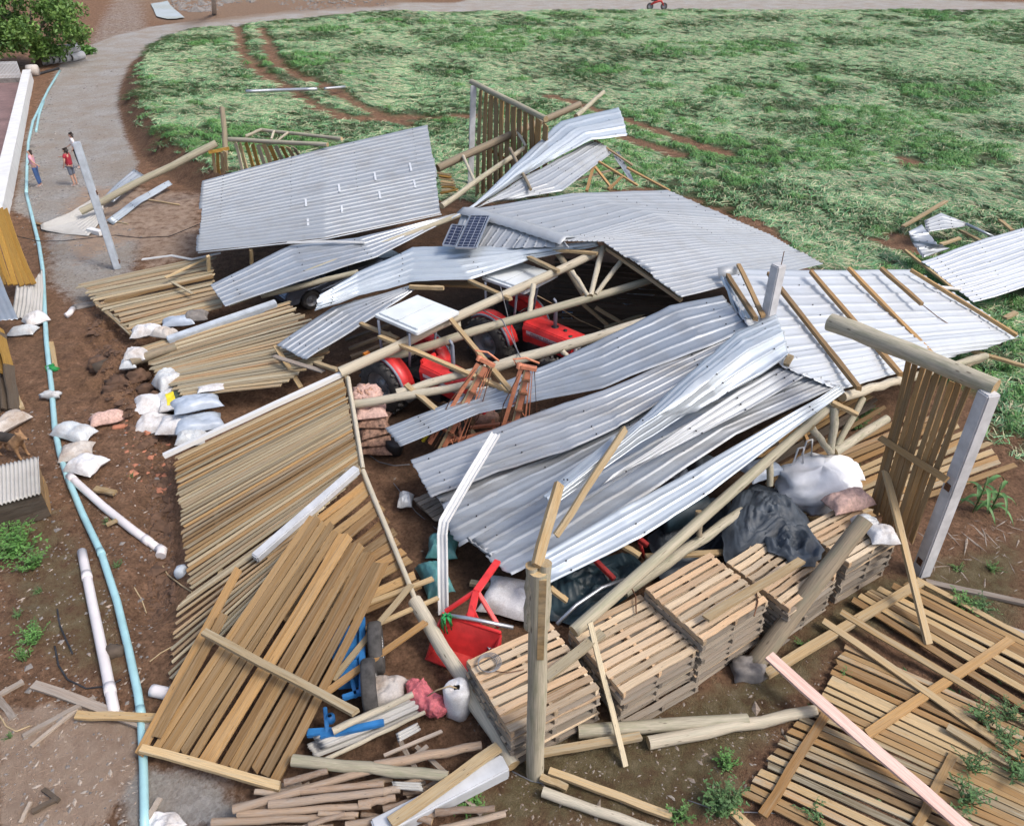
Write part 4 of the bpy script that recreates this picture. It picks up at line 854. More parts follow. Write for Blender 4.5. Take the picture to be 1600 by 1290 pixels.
poles([
 ((338,224,2.35),(126,331,.45),.15,'log','long thick pole slanting over the lane past the leaning post'),
 ((358,218,2.4),(512,226,2.85),.09,'log','pole along the top of the yellowish slat panel at left'),
 ((408,203,2.6),(534,217,2.9),.075,'log','second thinner pole above the yellowish slat panel'),
 ((384,213,2.5),(409,202,2.7),.07,'log','short pole stub joining the two poles above the yellowish slat panel'),
 ((428,205,2.7),(424,218,2.5),.05,'log_pale','thin brace between the two back left poles, the left one'),
 ((450,207,2.75),(434,220,2.5),.05,'log_pale','thin brace between the two back left poles, slanting one'),
 ((356,474,1.15),(718,336,2.05),.10,'log','long pole under the narrow slab above the parked car'),
 ((408,462,1.0),(560,425,1.5),.09,'log','second shorter pole beside the parked car'),
 ((684,263,2.2),(906,163,3.5),.15,'log_bark','thick brown pole crossing in front of the back slat panel'),
 ((690,322,2.1),(818,232,2.8),.10,'log','thinner pole running parallel below the thick brown back pole'),
 ((900,182,3.4),(943,144,3.6),.10,'log','pole tip sticking out beyond the bright curled sheet'),
 ((808,204,3.1),(822,229,2.85),.06,'log_pale','upper right brace between the two back poles'),
 ((724,244,2.5),(743,288,2.3),.06,'log_pale','lower left brace between the two back poles'),
 ((797,232,3.1),(829,296,2.8),.06,'plank' if False else 'log_bark','thin stick leaning across the bright curled sheet'),
 ((531,582,1.55),(946,388,2.95),.125,'log_pale','upper chord pole of the fallen truss above the red tractors'),
 ((600,560,1.45),(1016,438,2.5),.115,'log','lower chord pole of the fallen truss over the tractor hood'),
 ((620,614,1.35),(760,574,1.7),.10,'log_pale','pole in front of the large tractor wheel, upper one'),
 ((552,632,1.15),(768,596,1.65),.10,'log_pale','pole in front of the large tractor wheel, lower one'),
 ((772,574,1.75),(1010,502,2.55),.125,'log_pale','pole passing below the hood of the right tractor'),
 ((942,386,3.0),(923,462,2.35),.075,'log_pale','upright brace of the truss below the scalloped edge'),
 ((974,404,2.9),(931,460,2.35),.065,'log_pale','slanting brace of the truss right of the upright brace'),
 ((894,424,2.75),(919,462,2.35),.06,'log_pale','short slanting brace of the truss left of the upright brace'),
 ((872,396,2.75),(912,460,2.3),.085,'log_bark','dark slanting pole behind the truss'),
 ((834,444,2.6),(827,490,2.05),.07,'log_pale','brace between the truss chords over the right tractor'),
 ((716,500,2.0),(718,525,1.75),.06,'log_pale','short brace between the truss chords over the left tractor'),
 ((878,548,2.1),(892,562,1.9),.06,'log_pale','small brace below the pole at the right tractor nose'),
 ((896,986,.95),(1300,632,2.3),.105,'log','long pole from the pallets up to the right end of the broad slab'),
 ((975,925,.75),(1160,798,1.15),.10,'log','greenish pole beneath the long pole beside the black bags'),
 ((1092,798,1.6),(1093,838,1.15),.06,'log_bark','short upright between the two poles near the black bag'),
 ((1203,714,1.95),(1203,758,1.4),.07,'log','upright brace left of the white bulk bag'),
 ((1305,636,2.35),(1298,708,1.5),.085,'log','upright post of the right truss behind the bulk bag'),
 ((1268,668,2.15),(1297,706,1.55),.07,'log','left brace of the right truss behind the bulk bag'),
 ((1348,622,2.1),(1308,697,1.5),.07,'log','right brace of the right truss behind the bulk bag'),
 ((1303,706,1.45),(1386,654,1.6),.10,'log','lower pole of the right truss reaching the standing slat panel'),
 ((1316,620,2.4),(1404,594,2.0),.10,'log_pale','pole under the lower edge of the flipped roof'),
 ((1400,596,1.6),(1540,556,.8),.10,'log','pole end lying below the right corner of the flipped roof'),
 ((1505,572,.35),(1535,560,.35),.10,'log_bark','short grey log on the grass right of the thick pole'),
 ((903,1142,.14),(1168,1124,.14),.11,'log','log on the mossy ground in front of the pallets, upper one'),
 ((1013,1160,.11),(1274,1110,.11),.10,'log_pale','log on the mossy ground in front of the pallets, lower one'),
 ((848,1236,.07),(1030,1300,.07),.075,'log_pale','pale debarked pole at the bottom edge near the split post'),
 ((648,938,.55),(802,1196,.22),.125,'log_pale','long pale edge pole lying along the left side of the first pallet stack'),
 ((544,590,1.5),(567,732,.95),.05,'log_pale','thin edge pole at the right end of the big fallen slat wall'),
 ((567,735,.92),(650,940,.56),.055,'log_pale','thin edge pole along the open row of orange brown slats'),
 ((205,566,.5),(275,542,.6),.12,'log_bark','log lying between the earth clods and the heaps of slats'),
])
log('drain_log', P(540,738,1.02), P(563,733,1.05), .085, 'log_bark', label='short round stub at the top end of the lying white post', cat='log')
# split post in the foreground, with its broken timbers
b = G(836,1208); t = thing('split_post', 'tall split round post in front of the pallets', 'post', b)
log('trunk', (b.x, b.y, b.z - .05), P(841,890,4.15), .135, 'log', t, b)
mb = MB(); tp = P(841,888,4.15)
for dx, dz, m_ in ((-.075, .06, 'log'), (.08, .10, 'plank')):
    log('split_half', tp + Vector((dx, 0, -1.0)), tp + Vector((dx * 1.05, -.01, dz)), .082, 'log', t, b)
mb.box(tp + Vector((.05, -.125, -.75)), (.085, .03, 1.4)); mb.build('raw_wood', 'plank', t, b)
board('timber', P(838,884,4.25), P(874,757,4.55), .13, .06, 'plank', label='broken timber rising from the top of the split post', cat='timber', up=(.3,-1,.3))
board('timber', P(868,838,1.75), P(978,668,2.75), .12, .06, 'plank', label='long timber lying diagonally on the broad roof slab', cat='timber', up=(.5,-.8,.5))
# leaning log with its concrete footing
t = thing('leaning_log', 'thick round post torn out and leaning over the pallets, with its footing', 'post', G(1178,1040))
log('trunk', G(1172,1046), P(1352,812,1.95), .165, 'log_bark', t, t.location)
mb = blob(G(1168,1050,.05), (.26,.22,.20), 4, .7, .35, 2.2, 16, 10); mb.build('footing', 'stone', t, t.location)
mb = MB(); mb.tube([P(1336,806,1.97), P(1344,812,1.95)], .02, 6)
# loose planks and timbers
for i, (a, b, w_, t_, m_, lab) in enumerate((
 ((595,526,1.9),(797,611,1.7),.12,.07,'plank','long tan plank crossing the left tractor from the canopy to the orange boom'),
 ((690,481,2.3),(800,612,1.85),.11,.06,'plank','tan plank leaning from the right edge of the canopy to the orange boom'),
 ((563,505,1.9),(622,529,1.85),.11,.06,'plank','short plank below the left corner of the white canopy'),
 ((634,601,1.5),(684,642,1.25),.13,.07,'plank','short plank standing on the two poles in front of the large tractor wheel'),
 ((640,448,2.25),(693,450,2.3),.10,.09,'plank','sawn timber at the top edge of the white canopy'),
 ((733,438,2.4),(798,467,2.4),.12,.07,'plank','tan timber resting on the upper truss pole over the tractors'),
 ((826,402,2.75),(872,424,2.75),.12,.08,'plank','orange brown timber at the left end of the cut roof edge'),
 ((862,390,2.9),(933,396,3.0),.12,.06,'plank','short timber under the scalloped roof edge'),
 ((948,388,3.02),(1064,468,2.78),.10,.09,'slat','rafter under the scalloped cut edge of the standing slope'),
 ((493,566,1.2),(528,578,1.45),.12,.06,'plank','tan plank end under the tilted roof sheet near the slats'),
 ((430,540,1.1),(470,605,.6),.12,.05,'plank','plank leaning under the lower end of the tilted roof sheet'),
 ((428,556,1.05),(505,580,1.2),.13,.03,'grey_wood','bowed grey board above the corner of the big fallen slat wall'),
 ((548,624,1.1),(572,636,.95),.08,.04,'plank','small splinter board at the onion sacks'),
 ((520,1062,.6),(642,914,.72),.10,.04,'plank','loose tan board fanned out beside the blue trailer wheel, upper one'),
 ((505,1085,.62),(664,972,.66),.11,.04,'slat_brown','loose brown board pointing at the red scoop'),
 ((560,948,.5),(676,904,.62),.09,.04,'plank','thin board sticking out past the edge pole, upper one'),
 ((566,985,.45),(684,934,.6),.08,.04,'plank','thin board sticking out past the edge pole, lower one'),
 ((1101,966,1.28),(1252,876,1.3),.14,.05,'plank','orange tan plank lying across the third and fourth pallet stacks'),
 ((853,1058,1.05),(942,988,1.12),.15,.06,'slat_pale','wavy greenish board propped between the first and second pallet stacks'),
 ((922,972,1.3),(977,1196,.05),.08,.05,'slat_pale','thin greenish batten leaning against the second pallet stack'),
 ((845,1176,.2),(1000,1150,.16),.12,.07,'slat','greenish beam on the ground behind the foot of the split post'),
 ((858,1204,.06),(1048,1275,.06),.11,.06,'plank','tan plank on the ground at the bottom centre'),
 ((845,1213,.06),(886,1231,.06),.10,.06,'plank','short brown board at the foot of the split post'),
 ((1142,1265,.06),(1180,1300,.06),.13,.05,'plank','plank end at the bottom edge left of the fallen slat floor'),
 ((1150,862,.6),(1010,870,.9),.12,.05,'plank','dim board under the broad roof slab beside the red frame'),
 ((963,845,1.25),(1000,868,1.1),.11,.06,'plank','short tan board under the bright lower roof strip'),
 ((860,918,1.05),(886,938,.85),.10,.05,'plank','tan board end hanging below the bright lower roof strip'),
 ((735,910,.2),(785,920,.2),.12,.07,'slat_pale','greenish block lying behind the red hitch frame'),
 ((52,1068,.06),(236,1136,.08),.15,.05,'grey_wood','grey board at lower left crossing below the white pipe'),
 ((118,1117,.12),(246,1121,.16),.13,.05,'plank','orange tan board pushed under the brown fallen panel at lower left'),
 ((36,1150,.05),(148,1090,.06),.08,.05,'grey_wood','old grey stick board on the sand heap'),
 ((48,1166,.04),(120,1108,.05),.06,.04,'grey_wood','thin old grey stick beside the one on the sand heap'),
 ((0,1085,.05),(36,1064,.06),.09,.05,'grey_wood','weathered board stub at the left edge above the sand'),
 ((-4,1090,.05),(22,1122,.05),.10,.05,'grey_wood','weathered board stub pointing down at the left edge'),
 ((50,1268,.05),(88,1248,.06),.07,.05,'dark_wood','dark short stick on the sand at bottom left'),
 ((68,1233,.05),(92,1250,.06),.06,.05,'dark_wood','greenish dark stick crossing the other on the sand at bottom left'),
 ((32,1285,.04),(48,1252,.05),.05,.03,'grey_wood','splinter at the very bottom left'),
 ((228,1280,.05),(250,1246,.06),.08,.03,'grey_wood','grey splintered board by the lower end of the pale blue pipe'),
 ((80,535,.06),(88,578,.06),.12,.05,'plank','tan board beside the green cord on the pale blue pipe'),
 ((148,763,.08),(180,770,.08),.14,.06,'plank','short sawn block beside the slanting white pipe, upper one'),
 ((166,820,.06),(184,812,.06),.10,.04,'plank','short sawn offcut beside the slanting white pipe, lower one'),
 ((170,344,.06),(200,350,.06),.06,.04,'plank','thin brown stick on the lane right of the leaning post'),
 ((232,312,.06),(280,320,.06),.07,.04,'plank','thin plank on the lane below the dirt bank'),
 ((56,349,.06),(66,351,.06),.10,.04,'slat_brown','short brown board left of the dirty fibre sheet'),
 ((325,400,1.4),(326,424,.8),.10,.08,'plank','left short prop under the lower edge of the taped slab'),
 ((392,390,1.5),(393,414,.9),.10,.08,'plank','right short prop under the lower edge of the taped slab'),
 ((165,470,.62),(332,432,.95),.13,.06,'slat_brown','brown beam lying across the upper heap of slats'),
 ((258,434,.95),(330,400,1.1),.10,.04,'plank','orange splintered board on the upper heap of slats'),
 ((268,440,.9),(300,458,.9),.08,.03,'slat_pale','small pale board bridging two heaps of slats'),
 ((1300,628,2.45),(1340,648,2.3),.12,.06,'plank','tan timber end sticking out right of the broad roof slab'),
 ((1228,570,2.95),(1236,556,3.05),.12,.08,'plank','brown timber end beneath the folded white sheet'),
 ((928,258,2.5),(917,298,2.3),.10,.06,'slat_brown','upright of the small back truss'),
 ((927,258,2.5),(956,294,2.0),.10,.06,'slat_brown','left slanting timber of the small back truss'),
 ((935,252,2.6),(996,290,1.95),.10,.06,'slat_brown','right slanting timber of the small back truss'),
 ((972,276,2.2),(950,296,2.0),.09,.06,'slat_brown','low strut of the small back truss'),
 ((980,262,2.3),(1046,298,1.95),.10,.06,'slat_brown','timber along the far eave of the standing slope'),
 ((896,282,2.3),(970,262,2.1),.10,.06,'slat_pale','pale timber behind the small back truss'),
 ((926,217,2.95),(988,258,2.2),.12,.05,'slat','greenish timber under the tip of the bright curled sheet'))):
    board('plank', P(*a), P(*b), w_, t_, m_, label=lab, cat='plank')
for i, (a, b, w_, m_, lab) in enumerate((
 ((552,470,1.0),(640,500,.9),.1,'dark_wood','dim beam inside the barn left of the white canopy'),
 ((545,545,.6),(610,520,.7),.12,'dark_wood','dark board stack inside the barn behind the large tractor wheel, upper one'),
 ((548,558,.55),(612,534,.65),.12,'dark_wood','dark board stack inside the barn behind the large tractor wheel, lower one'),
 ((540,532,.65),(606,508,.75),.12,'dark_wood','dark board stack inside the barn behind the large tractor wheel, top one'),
 ((930,480,1.2),(1000,522,.7),.1,'slat','grey strut in the dark corner of the barn, right one'),
 ((905,470,1.3),(952,510,.7),.1,'slat','grey strut in the dark corner of the barn, left one'),
 ((945,512,.7),(1010,490,.9),.1,'slat_pale','pale thin board in the dark corner of the barn'),
 ((640,440,1.9),(760,446,2.1),.28,'slat_brown','wide brown board under the bright twisted sheet'),
 ((848,640,1.0),(868,668,.8),.14,'grey_wood','grey board end in the gap between the roof strips'),
 ((735,672,.6),(760,700,.5),.09,'plank','tan stick at the foot of the left orange boom'),
 ((1180,680,1.2),(1240,645,1.4),.12,'slat_brown','brown board behind the left truss brace'),
 ((1150,720,.8),(1215,690,1.0),.12,'dark_wood','dark board behind the long pole near the bulk bag'),
 ((1246,655,1.6),(1262,690,1.2),.1,'slat_brown','short brown block under the lower eave of the broad slab'))):
    board('timber', P(*a), P(*b), w_, .06, m_, label=lab, cat='timber')
roof('loose_sheet', 'narrow crumpled zinc strip hanging from the tip of the dull grey back sheet', [[(956,238,2.5),(975,268,2.2),(990,290,1.95)], [(966,238,2.4),(982,266,2.1),(994,290,1.9)]], 1, 'roof', .2, .03, 8, seed=40, dent=.05)
# ================================================================ PALLET STACKS
PW = {}
def pallet_stack(corners, h, n, where, old=.3, top_group='wooden pallets stacked in a row', bottom_shift=(0, 0), seed=0):
    """corners of the top: left, far, right, near; boards run near-right"""
    r = random.Random(seed); Lc, Fc, Rc, Nc = S(*[(x, y, h) for x, y in corners]); cen = (Lc + Fc + Rc + Nc) / 4
    d1 = ((Rc - Nc) + (Fc - Lc)).normalized(); d2 = ((Lc - Nc) + (Fc - Rc)); d2 = (d2 - d1 * d2.dot(d1)).normalized()
    W1 = ((Rc - Nc).length + (Fc - Lc).length) / 2; W2 = ((Lc - Nc).length + (Fc - Rc).length) / 2; yaw = math.atan2(d1.y, d1.x); hh = h / n
    names = ['top', 'second', 'third', 'fourth', 'fifth', 'sixth', 'seventh', 'eighth']
    for k in range(n):
        z = h - (k + 1) * hh; lab = ('bottom' if k == n - 1 else names[k]) + ' pallet in the stack ' + where
        sh = Vector((r.uniform(-.03, .03), r.uniform(-.03, .03), 0)) if k else Vector()
        if k == n - 1: sh += d1 * bottom_shift[0] + d2 * bottom_shift[1]
        gzv = 0.0
        t = thing('pallet', lab, 'pallet', Vector((cen.x, cen.y, max(z, .0))) + sh, yaw + (r.uniform(-.025, .025) if k else 0), top_group)
        bh, sb = .022, hh - .046
        for j in range(9):
            y = -W2/2 + W2 * (j + .5) / 9; m_ = 'pallet' if (r.random() > old * (k > 0)) else 'pallet_old'
            if k > 2 and r.random() < .5: m_ = 'pallet_old'
            board('top_board', (-W1/2, y, hh - .013), (W1/2, y, hh - .013), W2 / 9 * .70 * r.uniform(.93, 1.07), bh, m_, t)
        for x in (-W1/2 + .035, 0, W1/2 - .035): board('stringer', (x, -W2/2 + .01, .022 + sb/2), (x, W2/2 - .01, .022 + sb/2), .055, sb, 'pallet_old' if k else 'pallet', t)
        for y in (-W2/2 + .05, 0, W2/2 - .05): board('bottom_board', (-W1/2, y, .011), (W1/2, y, .011), .10, .02, 'pallet_old', t)
    return cen, d1, d2
pallet_stack([(731,1032),(859,969),(937,1079),(795,1144)], .90, 6, 'beside the split post', seed=1)
pallet_stack([(890,979),(1001,928),(1086,1016),(973,1088)], .86, 6, 'with the thin greenish batten leaning on it', bottom_shift=(.05, -.14), seed=2)
pallet_stack([(1009,917),(1110,860),(1200,939),(1099,1002)], 1.12, 8, 'under the orange tan plank, third from the split post', seed=3)
pallet_stack([(1135,877),(1198,838),(1318,888),(1234,951)], 1.0, 7, 'beneath the crumpled black tarp, beside the leaning log', seed=4)
pallet_stack([(1250,825),(1318,786),(1413,831),(1328,877)], 1.05, 7, 'next to the standing slat panel', seed=5)
t = thing('pallet', 'small grey slatted pallet on the ground left of the roof strips', 'pallet', P(668,795,.1))
for j in range(6): f = j / 5; board('top_board', P(lerp(648,678,f), lerp(782,812,f), .2), P(lerp(672,706,f), lerp(772,796,f), .2), .12, .025, 'pallet_old', t, t.location)
board('stringer', P(652,784,.14), P(684,812,.14), .07, .09, 'pallet_old', t, t.location); board('stringer', P(670,774,.14), P(702,798,.14), .07, .09, 'pallet_old', t, t.location)
t = thing('wire_coil', 'coil of grey wire lying on the first pallet stack', 'wire coil', P(762,1038,.93))
for k in range(4):
    mb = MB(); rr = .14 + .012 * k; mb.tube([(rr * math.cos(a * .2618) + .01 * k, rr * math.sin(a * .2618), .02 + .012 * k) for a in range(25)], .007, 5, False); mb.build('loop', 'wire', t)
mb = MB(); mb.tube([(.1, -.12, .01), (.3, -.16, .02), (.55, -.1, .02)], .008, 5); mb.build('tail', 'rust', t)

# ================================================================ WHEELS, TRACTORS, CAR, IMPLEMENTS
def wheel(name, parent, c, r_, wd, side, rim='rim', lugs=0, rimr=.6):
    """tyre and rim, axle along local y; side = +1 / -1 outward"""
    t = MB(); t.lathe([(r_*rimr, -wd/2), (r_*.92, -wd/2), (r_, -wd*.32), (r_, wd*.32), (r_*.92, wd/2), (r_*rimr, wd/2), (r_*rimr, -wd/2)], (0, 0, 0), (0, 1, 0), 32)
    if lugs:
        for k in range(lugs):
            a = 2 * math.pi * k / lugs
            for s in (-1, 1):
                q = Matrix.Rotation(-a - s * .12, 3, 'Y'); p = q @ Vector((r_ + .012, 0, 0)); t.box((p.x, s * wd * .25, p.z), (.05, wd * .52, .05), q @ Matrix.Rotation(s * .6, 3, 'X'))
    o = t.build(name, 'rubber', parent); o.location = c
    m_ = MB(); m_.lathe([(r_*rimr, -wd*.45), (r_*rimr, wd*.45)], (0,0,0), (0,1,0), 28)
    m_.lathe([(r_*rimr*1.02, side*wd*.42), (r_*rimr*.9, side*wd*.40), (r_*rimr*.82, side*wd*.12), (r_*rimr*.4, side*wd*.05), (r_*.2, side*wd*.2), (.001, side*wd*.22)], (0,0,0), (0,1,0), 28)
    for k in range(8):
        a = k * math.pi / 4; m_.box((r_*.27*math.cos(a), side*wd*.2, r_*.27*math.sin(a)), (.03, .04, .03))
    m_.build('rim', rim, o); return o
def tractor(label, loc, rz, canopy, cond='red', text=False, lean=0):
    t = thing('tractor', label, 'tractor', loc, rz)
    for s in (-1, 1):
        wheel('rear_wheel', t, (0, s*.78, .70), .70, .40, s, 'rim', 22, .58); wheel('front_wheel', t, (2.05, s*.66, .42), .42, .26, s, 'rim', 16, .55)
        f = MB(); rows = []
        for k in range(13):
            a = R(12 + 120 * k / 12); rr = .80; rows.append([(rr*math.cos(a), s*.50, .70+rr*math.sin(a)), (rr*math.cos(a), s*.84, .70+rr*math.sin(a)), ((rr-.06)*math.cos(a), s*.86, .70+(rr-.06)*math.sin(a))])
        f.grid(rows); fo_ = f.build('fender', cond, t); fo_.modifiers.new('gauge', 'SOLIDIFY').thickness = .02
        tr = MB(); tr.tube([((.79)*math.cos(R(12+10*k)), s*.86, .70+.79*math.sin(R(12+10*k))) for k in range(13)], .035, 6); tr.build('fender_trim', 'grey_trim', fo_)
        si = MB(); si.prism([(.74*math.cos(R(a)), .70+.74*math.sin(R(a))) for a in range(14, 136, 15)], s*.52, s*.55, lambda u, v, h: (u, h, v)); si.build('fender_side', cond, fo_)
        lp = MB(); lp.box((-.55, s*.8, 1.36), (.08, .16, .10)); lp.build('tail_lamp', 'lamp', fo_)
    hd = MB(); prof = [(-.34, .80), (-.37, 1.20), (-.31, 1.34), (-.10, 1.39), (.10, 1.39), (.31, 1.34), (.37, 1.20), (.34, .80)]
    hd.prism(prof, .80, 2.42, lambda u, v, h: (h, u * (1 - .10 * (h - .8) / 1.6), v - .05 * (h - .8) / 1.6)); h_ob = hd.build('hood', cond, t, bevel=.025)
    for s in (-1, 1):
        st = MB(); st.add([(.95, s*.372, 1.19), (2.35, s*.338, 1.145), (2.35, s*.336, 1.055), (.95, s*.372, 1.10)], [(0,1,2,3)]); st.build('side_stripe', 'white_print', h_ob)
        s2 = MB(); s2.add([(.95, s*.372, 1.08), (2.35, s*.336, 1.035), (2.35, s*.336, 1.015), (.95, s*.372, 1.06)], [(0,1,2,3)]); s2.build('thin_stripe', 'grey_trim', h_ob)
        if text and s == -1:
            cu = bpy.data.curves.new('lettering', 'FONT'); cu.body = 'MASSEY FERGUSON'; cu.size = .10; cu.extrude = .002; cu.space_character = 1.1
            to = bpy.data.objects.new('lettering', cu); dg = None; link(to); bpy.context.view_layer.update()
            me_ = bpy.data.meshes.new_from_object(to.evaluated_get(bpy.context.evaluated_depsgraph_get())); bpy.data.objects.remove(to)
            me_.materials.clear(); me_.materials.append(M['red_print']); tx = link(bpy.data.objects.new('lettering', me_), h_ob); tx.location = (1.1, -.374, 1.098); tx.rotation_euler = (R(90), R(1.8), R(1.35))
    nb = MB(); nb.prism([(-.27, .62), (-.27, 1.24), (-.2, 1.29), (.2, 1.29), (.27, 1.24), (.27, .62)], 2.42, 2.50, lambda u, v, h: (h, u, v)); g_ob = nb.build('grille', 'white_print', t, bevel=.015)
    gl = MB(); gl.box((2.505, 0, .92), (.012, .42, .5)); gl.build('grille_mesh', 'black', g_ob)
    for s in (-1, 1): hl = MB(); hl.lathe([(.07, 0), (.06, .02), (.001, .025)], (2.51, s*.15, 1.16), (1, 0, 0), 14); hl.build('headlight', 'white_print', g_ob)
    wt = MB()
    for k in range(4): wt.box((2.62, -.15 + .1*k, .55), (.24, .085, .34))
    wt.build('front_weight', cond, t, bevel=.012)
    ch = MB(); ch.box((.5, 0, .62), (1.5, .42, .42)); ch.box((1.6, 0, .66), (1.5, .34, .34)); ch.box((0, 0, .70), (.45, 1.15, .34)); ch.box((2.05, 0, .45), (.16, 1.1, .14)); ch.box((1.25, -.28, .72), (.5, .18, .26)); ch.box((1.35, .26, .66), (.3, .2, .3))
    for s in (-1, 1): ch.tube([(-.35, s*.3, .55), (-.95, s*.38, .42)], .035, 6)
    ch.tube([(-.3, 0, .85), (-.8, 0, .8)], .03, 6); ch.build('chassis', 'dark_steel', t)
    stp = MB(); stp.box((.62, -.62, .52), (.42, .36, .04)); stp.box((.62, .62, .52), (.42, .36, .04)); stp.build('footplate', 'dark_steel', t)
    se = MB(); se.box((-.05, 0, 1.05), (.46, .46, .12)); se.box((-.28, 0, 1.28), (.10, .44, .40)); se.build('seat', 'black', t, bevel=.04)
    sw = MB(); sw.tube([(.52 + .06*math.sin(a*.3927), .2*math.cos(a*.3927), 1.45 + .19*math.sin(a*.3927)*.5) for a in range(17)], .018, 6, False); sw.tube([(.52, 0, 1.45), (.80, 0, 1.2)], .025, 6); sw.build('steering_wheel', 'black', t)
    da = MB(); da.box((.78, 0, 1.30), (.10, .50, .28)); da.build('dashboard', cond, t, bevel=.03)
    ex = MB(); ex.tube([(1.62, 0, 1.30), (1.62, 0, 1.62), (1.62, 0, 2.02), (1.60, 0, 2.10), (1.54, 0, 2.14)], [.05, .05, .045, .035, .035], 10); ex.build('exhaust_pipe', 'grey_trim', t)
    ec = MB(); ec.lathe([(.10, 0), (.10, .012), (.001, .012)], (1.62, 0, 1.365), (0, 0, 1), 14); ec.lathe([(.05, 0), (.05, .04), (.001, .04)], (1.95, 0, 1.35), (0, 0, 1), 12); ec.build('filler_cap', 'black', h_ob)
    em = MB(); em.lathe([(.055, 0), (.055, .012), (.001, .012)], (2.2, -.12, 1.33), (0, -.15, 1), 12); em.build('emblem', 'dark_print', h_ob)
    if canopy:
        cp = MB(); pr2 = [(-.62,-.60),(-.60,-.62),(.60,-.62),(.62,-.60),(.62,.60),(.60,.62),(-.60,.62),(-.62,.60)]
        cp.prism(pr2, 2.22, 2.30, lambda u, v, h: (u * 1.18 + .2, v * 1.16 + .28, h)); cp.prism([(a*.9, b*.88) for a, b in pr2], 2.30, 2.345, lambda u, v, h: (u * 1.18 + .2, v * 1.16 + .28, h))
        cp.box((.2, .28, 2.352), (.05, 1.25, .02)); co = cp.build('canopy', 'canopy', t, bevel=.02)
    for x, y in ((-.38, -.45), (-.38, .45)):
        rb = MB(); rb.tube([(x, y, .95), (x, y, 2.20 if canopy else 1.9)], .035, 8); rb.build('roll_bar', 'grey_trim', t)
    if canopy:
        for y in (-.45, .45): rb = MB(); rb.tube([(.55, y*.9, 1.25), (.70, y, 2.20)], .03, 8); rb.build('roll_bar', 'grey_trim', t)
    else: rb = MB(); rb.tube([(-.38, -.45, 1.9), (-.38, .45, 1.9)], .035, 8); rb.build('roll_bar', 'grey_trim', t)
    return t
tractor('red tractor under the white canopy, left one of the two', (-2.62, 16.35, .02), R(-40), True)
tractor('red tractor with a striped hood and bent exhaust pipe, right one of the two', (-.12, 18.55, .02), R(-40), True, text=True)
# car under the narrow slab
t = thing('car', 'grey blue car half buried under the narrow roof slab', 'car', (-6.75, 21.9, .02), R(40))
body = MB(); body.prism([(-.75,.30),(-.80,.62),(-.62,.80),(.1,.88),(.95,1.34),(2.0,1.36),(2.75,.92),(3.55,.82),(3.62,.42),(3.5,.28),(2.98,.28),(2.9,.5),(2.7,.62),(2.5,.62),(2.3,.5),(2.22,.28),(.42,.28),(.36,.5),(.18,.62),(-.06,.62),(-.26,.5),(-.34,.28)], -.80, .80, lambda u, v, h: (u, h * (1 if v < .9 else .84), v)); bo = body.build('body', 'car', t, bevel=.04)
for s in (-1, 1):
    for poly in ([(.28,.90),(.98,1.27),(1.38,1.28),(1.38,.90)], [(1.46,.90),(1.46,1.28),(1.98,1.29),(2.5,.90)]):
        gl = MB(); gl.prism(poly, s*.735, s*.785 if False else s*.79, lambda u, v, h: (u, h * (1 if v < 1 else .90), v)); gl.build('window', 'glass', t)
    for x in (.05, 2.6): wheel('wheel', t, (x, s*.72, .30), .31, .2, s, 'rim', 0, .62)
    hd_ = MB(); hd_.bar((1.35, s*.83, .80), (1.55, s*.83, .80), .03, .04); hd_.build('door_handle', 'white_print', t)
    mr_ = MB(); mr_.box((.52, s*.92, .98), (.10, .18, .12)); mr_.build('mirror', 'car', t, bevel=.02)
gl = MB(); gl.add([(.16,-.62,.92),(.16,.62,.92),(.93,.58,1.32),(.93,-.58,1.32)], [(0,1,2,3)]); gl.build('windscreen', 'glass', t)
# red rear scoop with hitch frame
b = P(725,1000,0); t = thing('rear_scoop', 'red tractor scoop with a three point hitch frame, beside the first pallet stack', 'farm implement', b)
bk = S((690,960,.62),(782,990,.62),(779,1040,.06),(684,1008,.06)); fr = S((664,1030,.05),(712,1050,.05))
mb = MB(); mb.add(bk, [(0,1,2,3)]); o = mb.build('back_plate', 'red', t, b); o.modifiers.new('gauge','SOLIDIFY').thickness = .03
mb = MB(); mb.add([bk[3], bk[2], P(745,1062,.05), fr[1], fr[0]], [(0,1,2,3,4)]); o = mb.build('floor_plate', 'red_old', t, b); o.modifiers.new('gauge','SOLIDIFY').thickness = .03
mb = MB(); mb.add([bk[0], bk[3], fr[0], P(676,990,.5)], [(0,1,2,3)]); o = mb.build('side_plate', 'red_old', t, b); o.modifiers.new('gauge','SOLIDIFY').thickness = .03
mb = MB(); mb.add([bk[1], bk[2], P(748,1062,.05), P(776,1012,.5)], [(0,1,2,3)]); o = mb.build('side_plate', 'red', t, b); o.modifiers.new('gauge','SOLIDIFY').thickness = .03
for a, c_, w_ in (((745,922,.95),(696,955,.62),.07), ((745,922,.95),(780,980,.62),.07), ((744,924,.95),(733,972,.62),.12), ((744,924,.95),(778,876,1.0),.12), ((690,959,.64),(783,989,.64),.06)):
    mb = MB(); mb.bar(P(*a), P(*c_), w_, .07); mb.build('hitch_bar', 'red', t, b, bevel=.01)
mb = MB(); mb.add(S((722,968,.6),(752,976,.6),(738,945,.85)), [(0,1,2)]); o = mb.build('gusset', 'red', t, b); o.modifiers.new('gauge','SOLIDIFY').thickness = .03
mb = MB()
for k in range(9): mb.tube([P(762 + 3*k, 1010 + (k % 2)*3, .35), P(765 + 3*k, 1011 + ((k+1) % 2)*3, .35)], .014, 5)
mb.build('chain', 'steel', t, b)
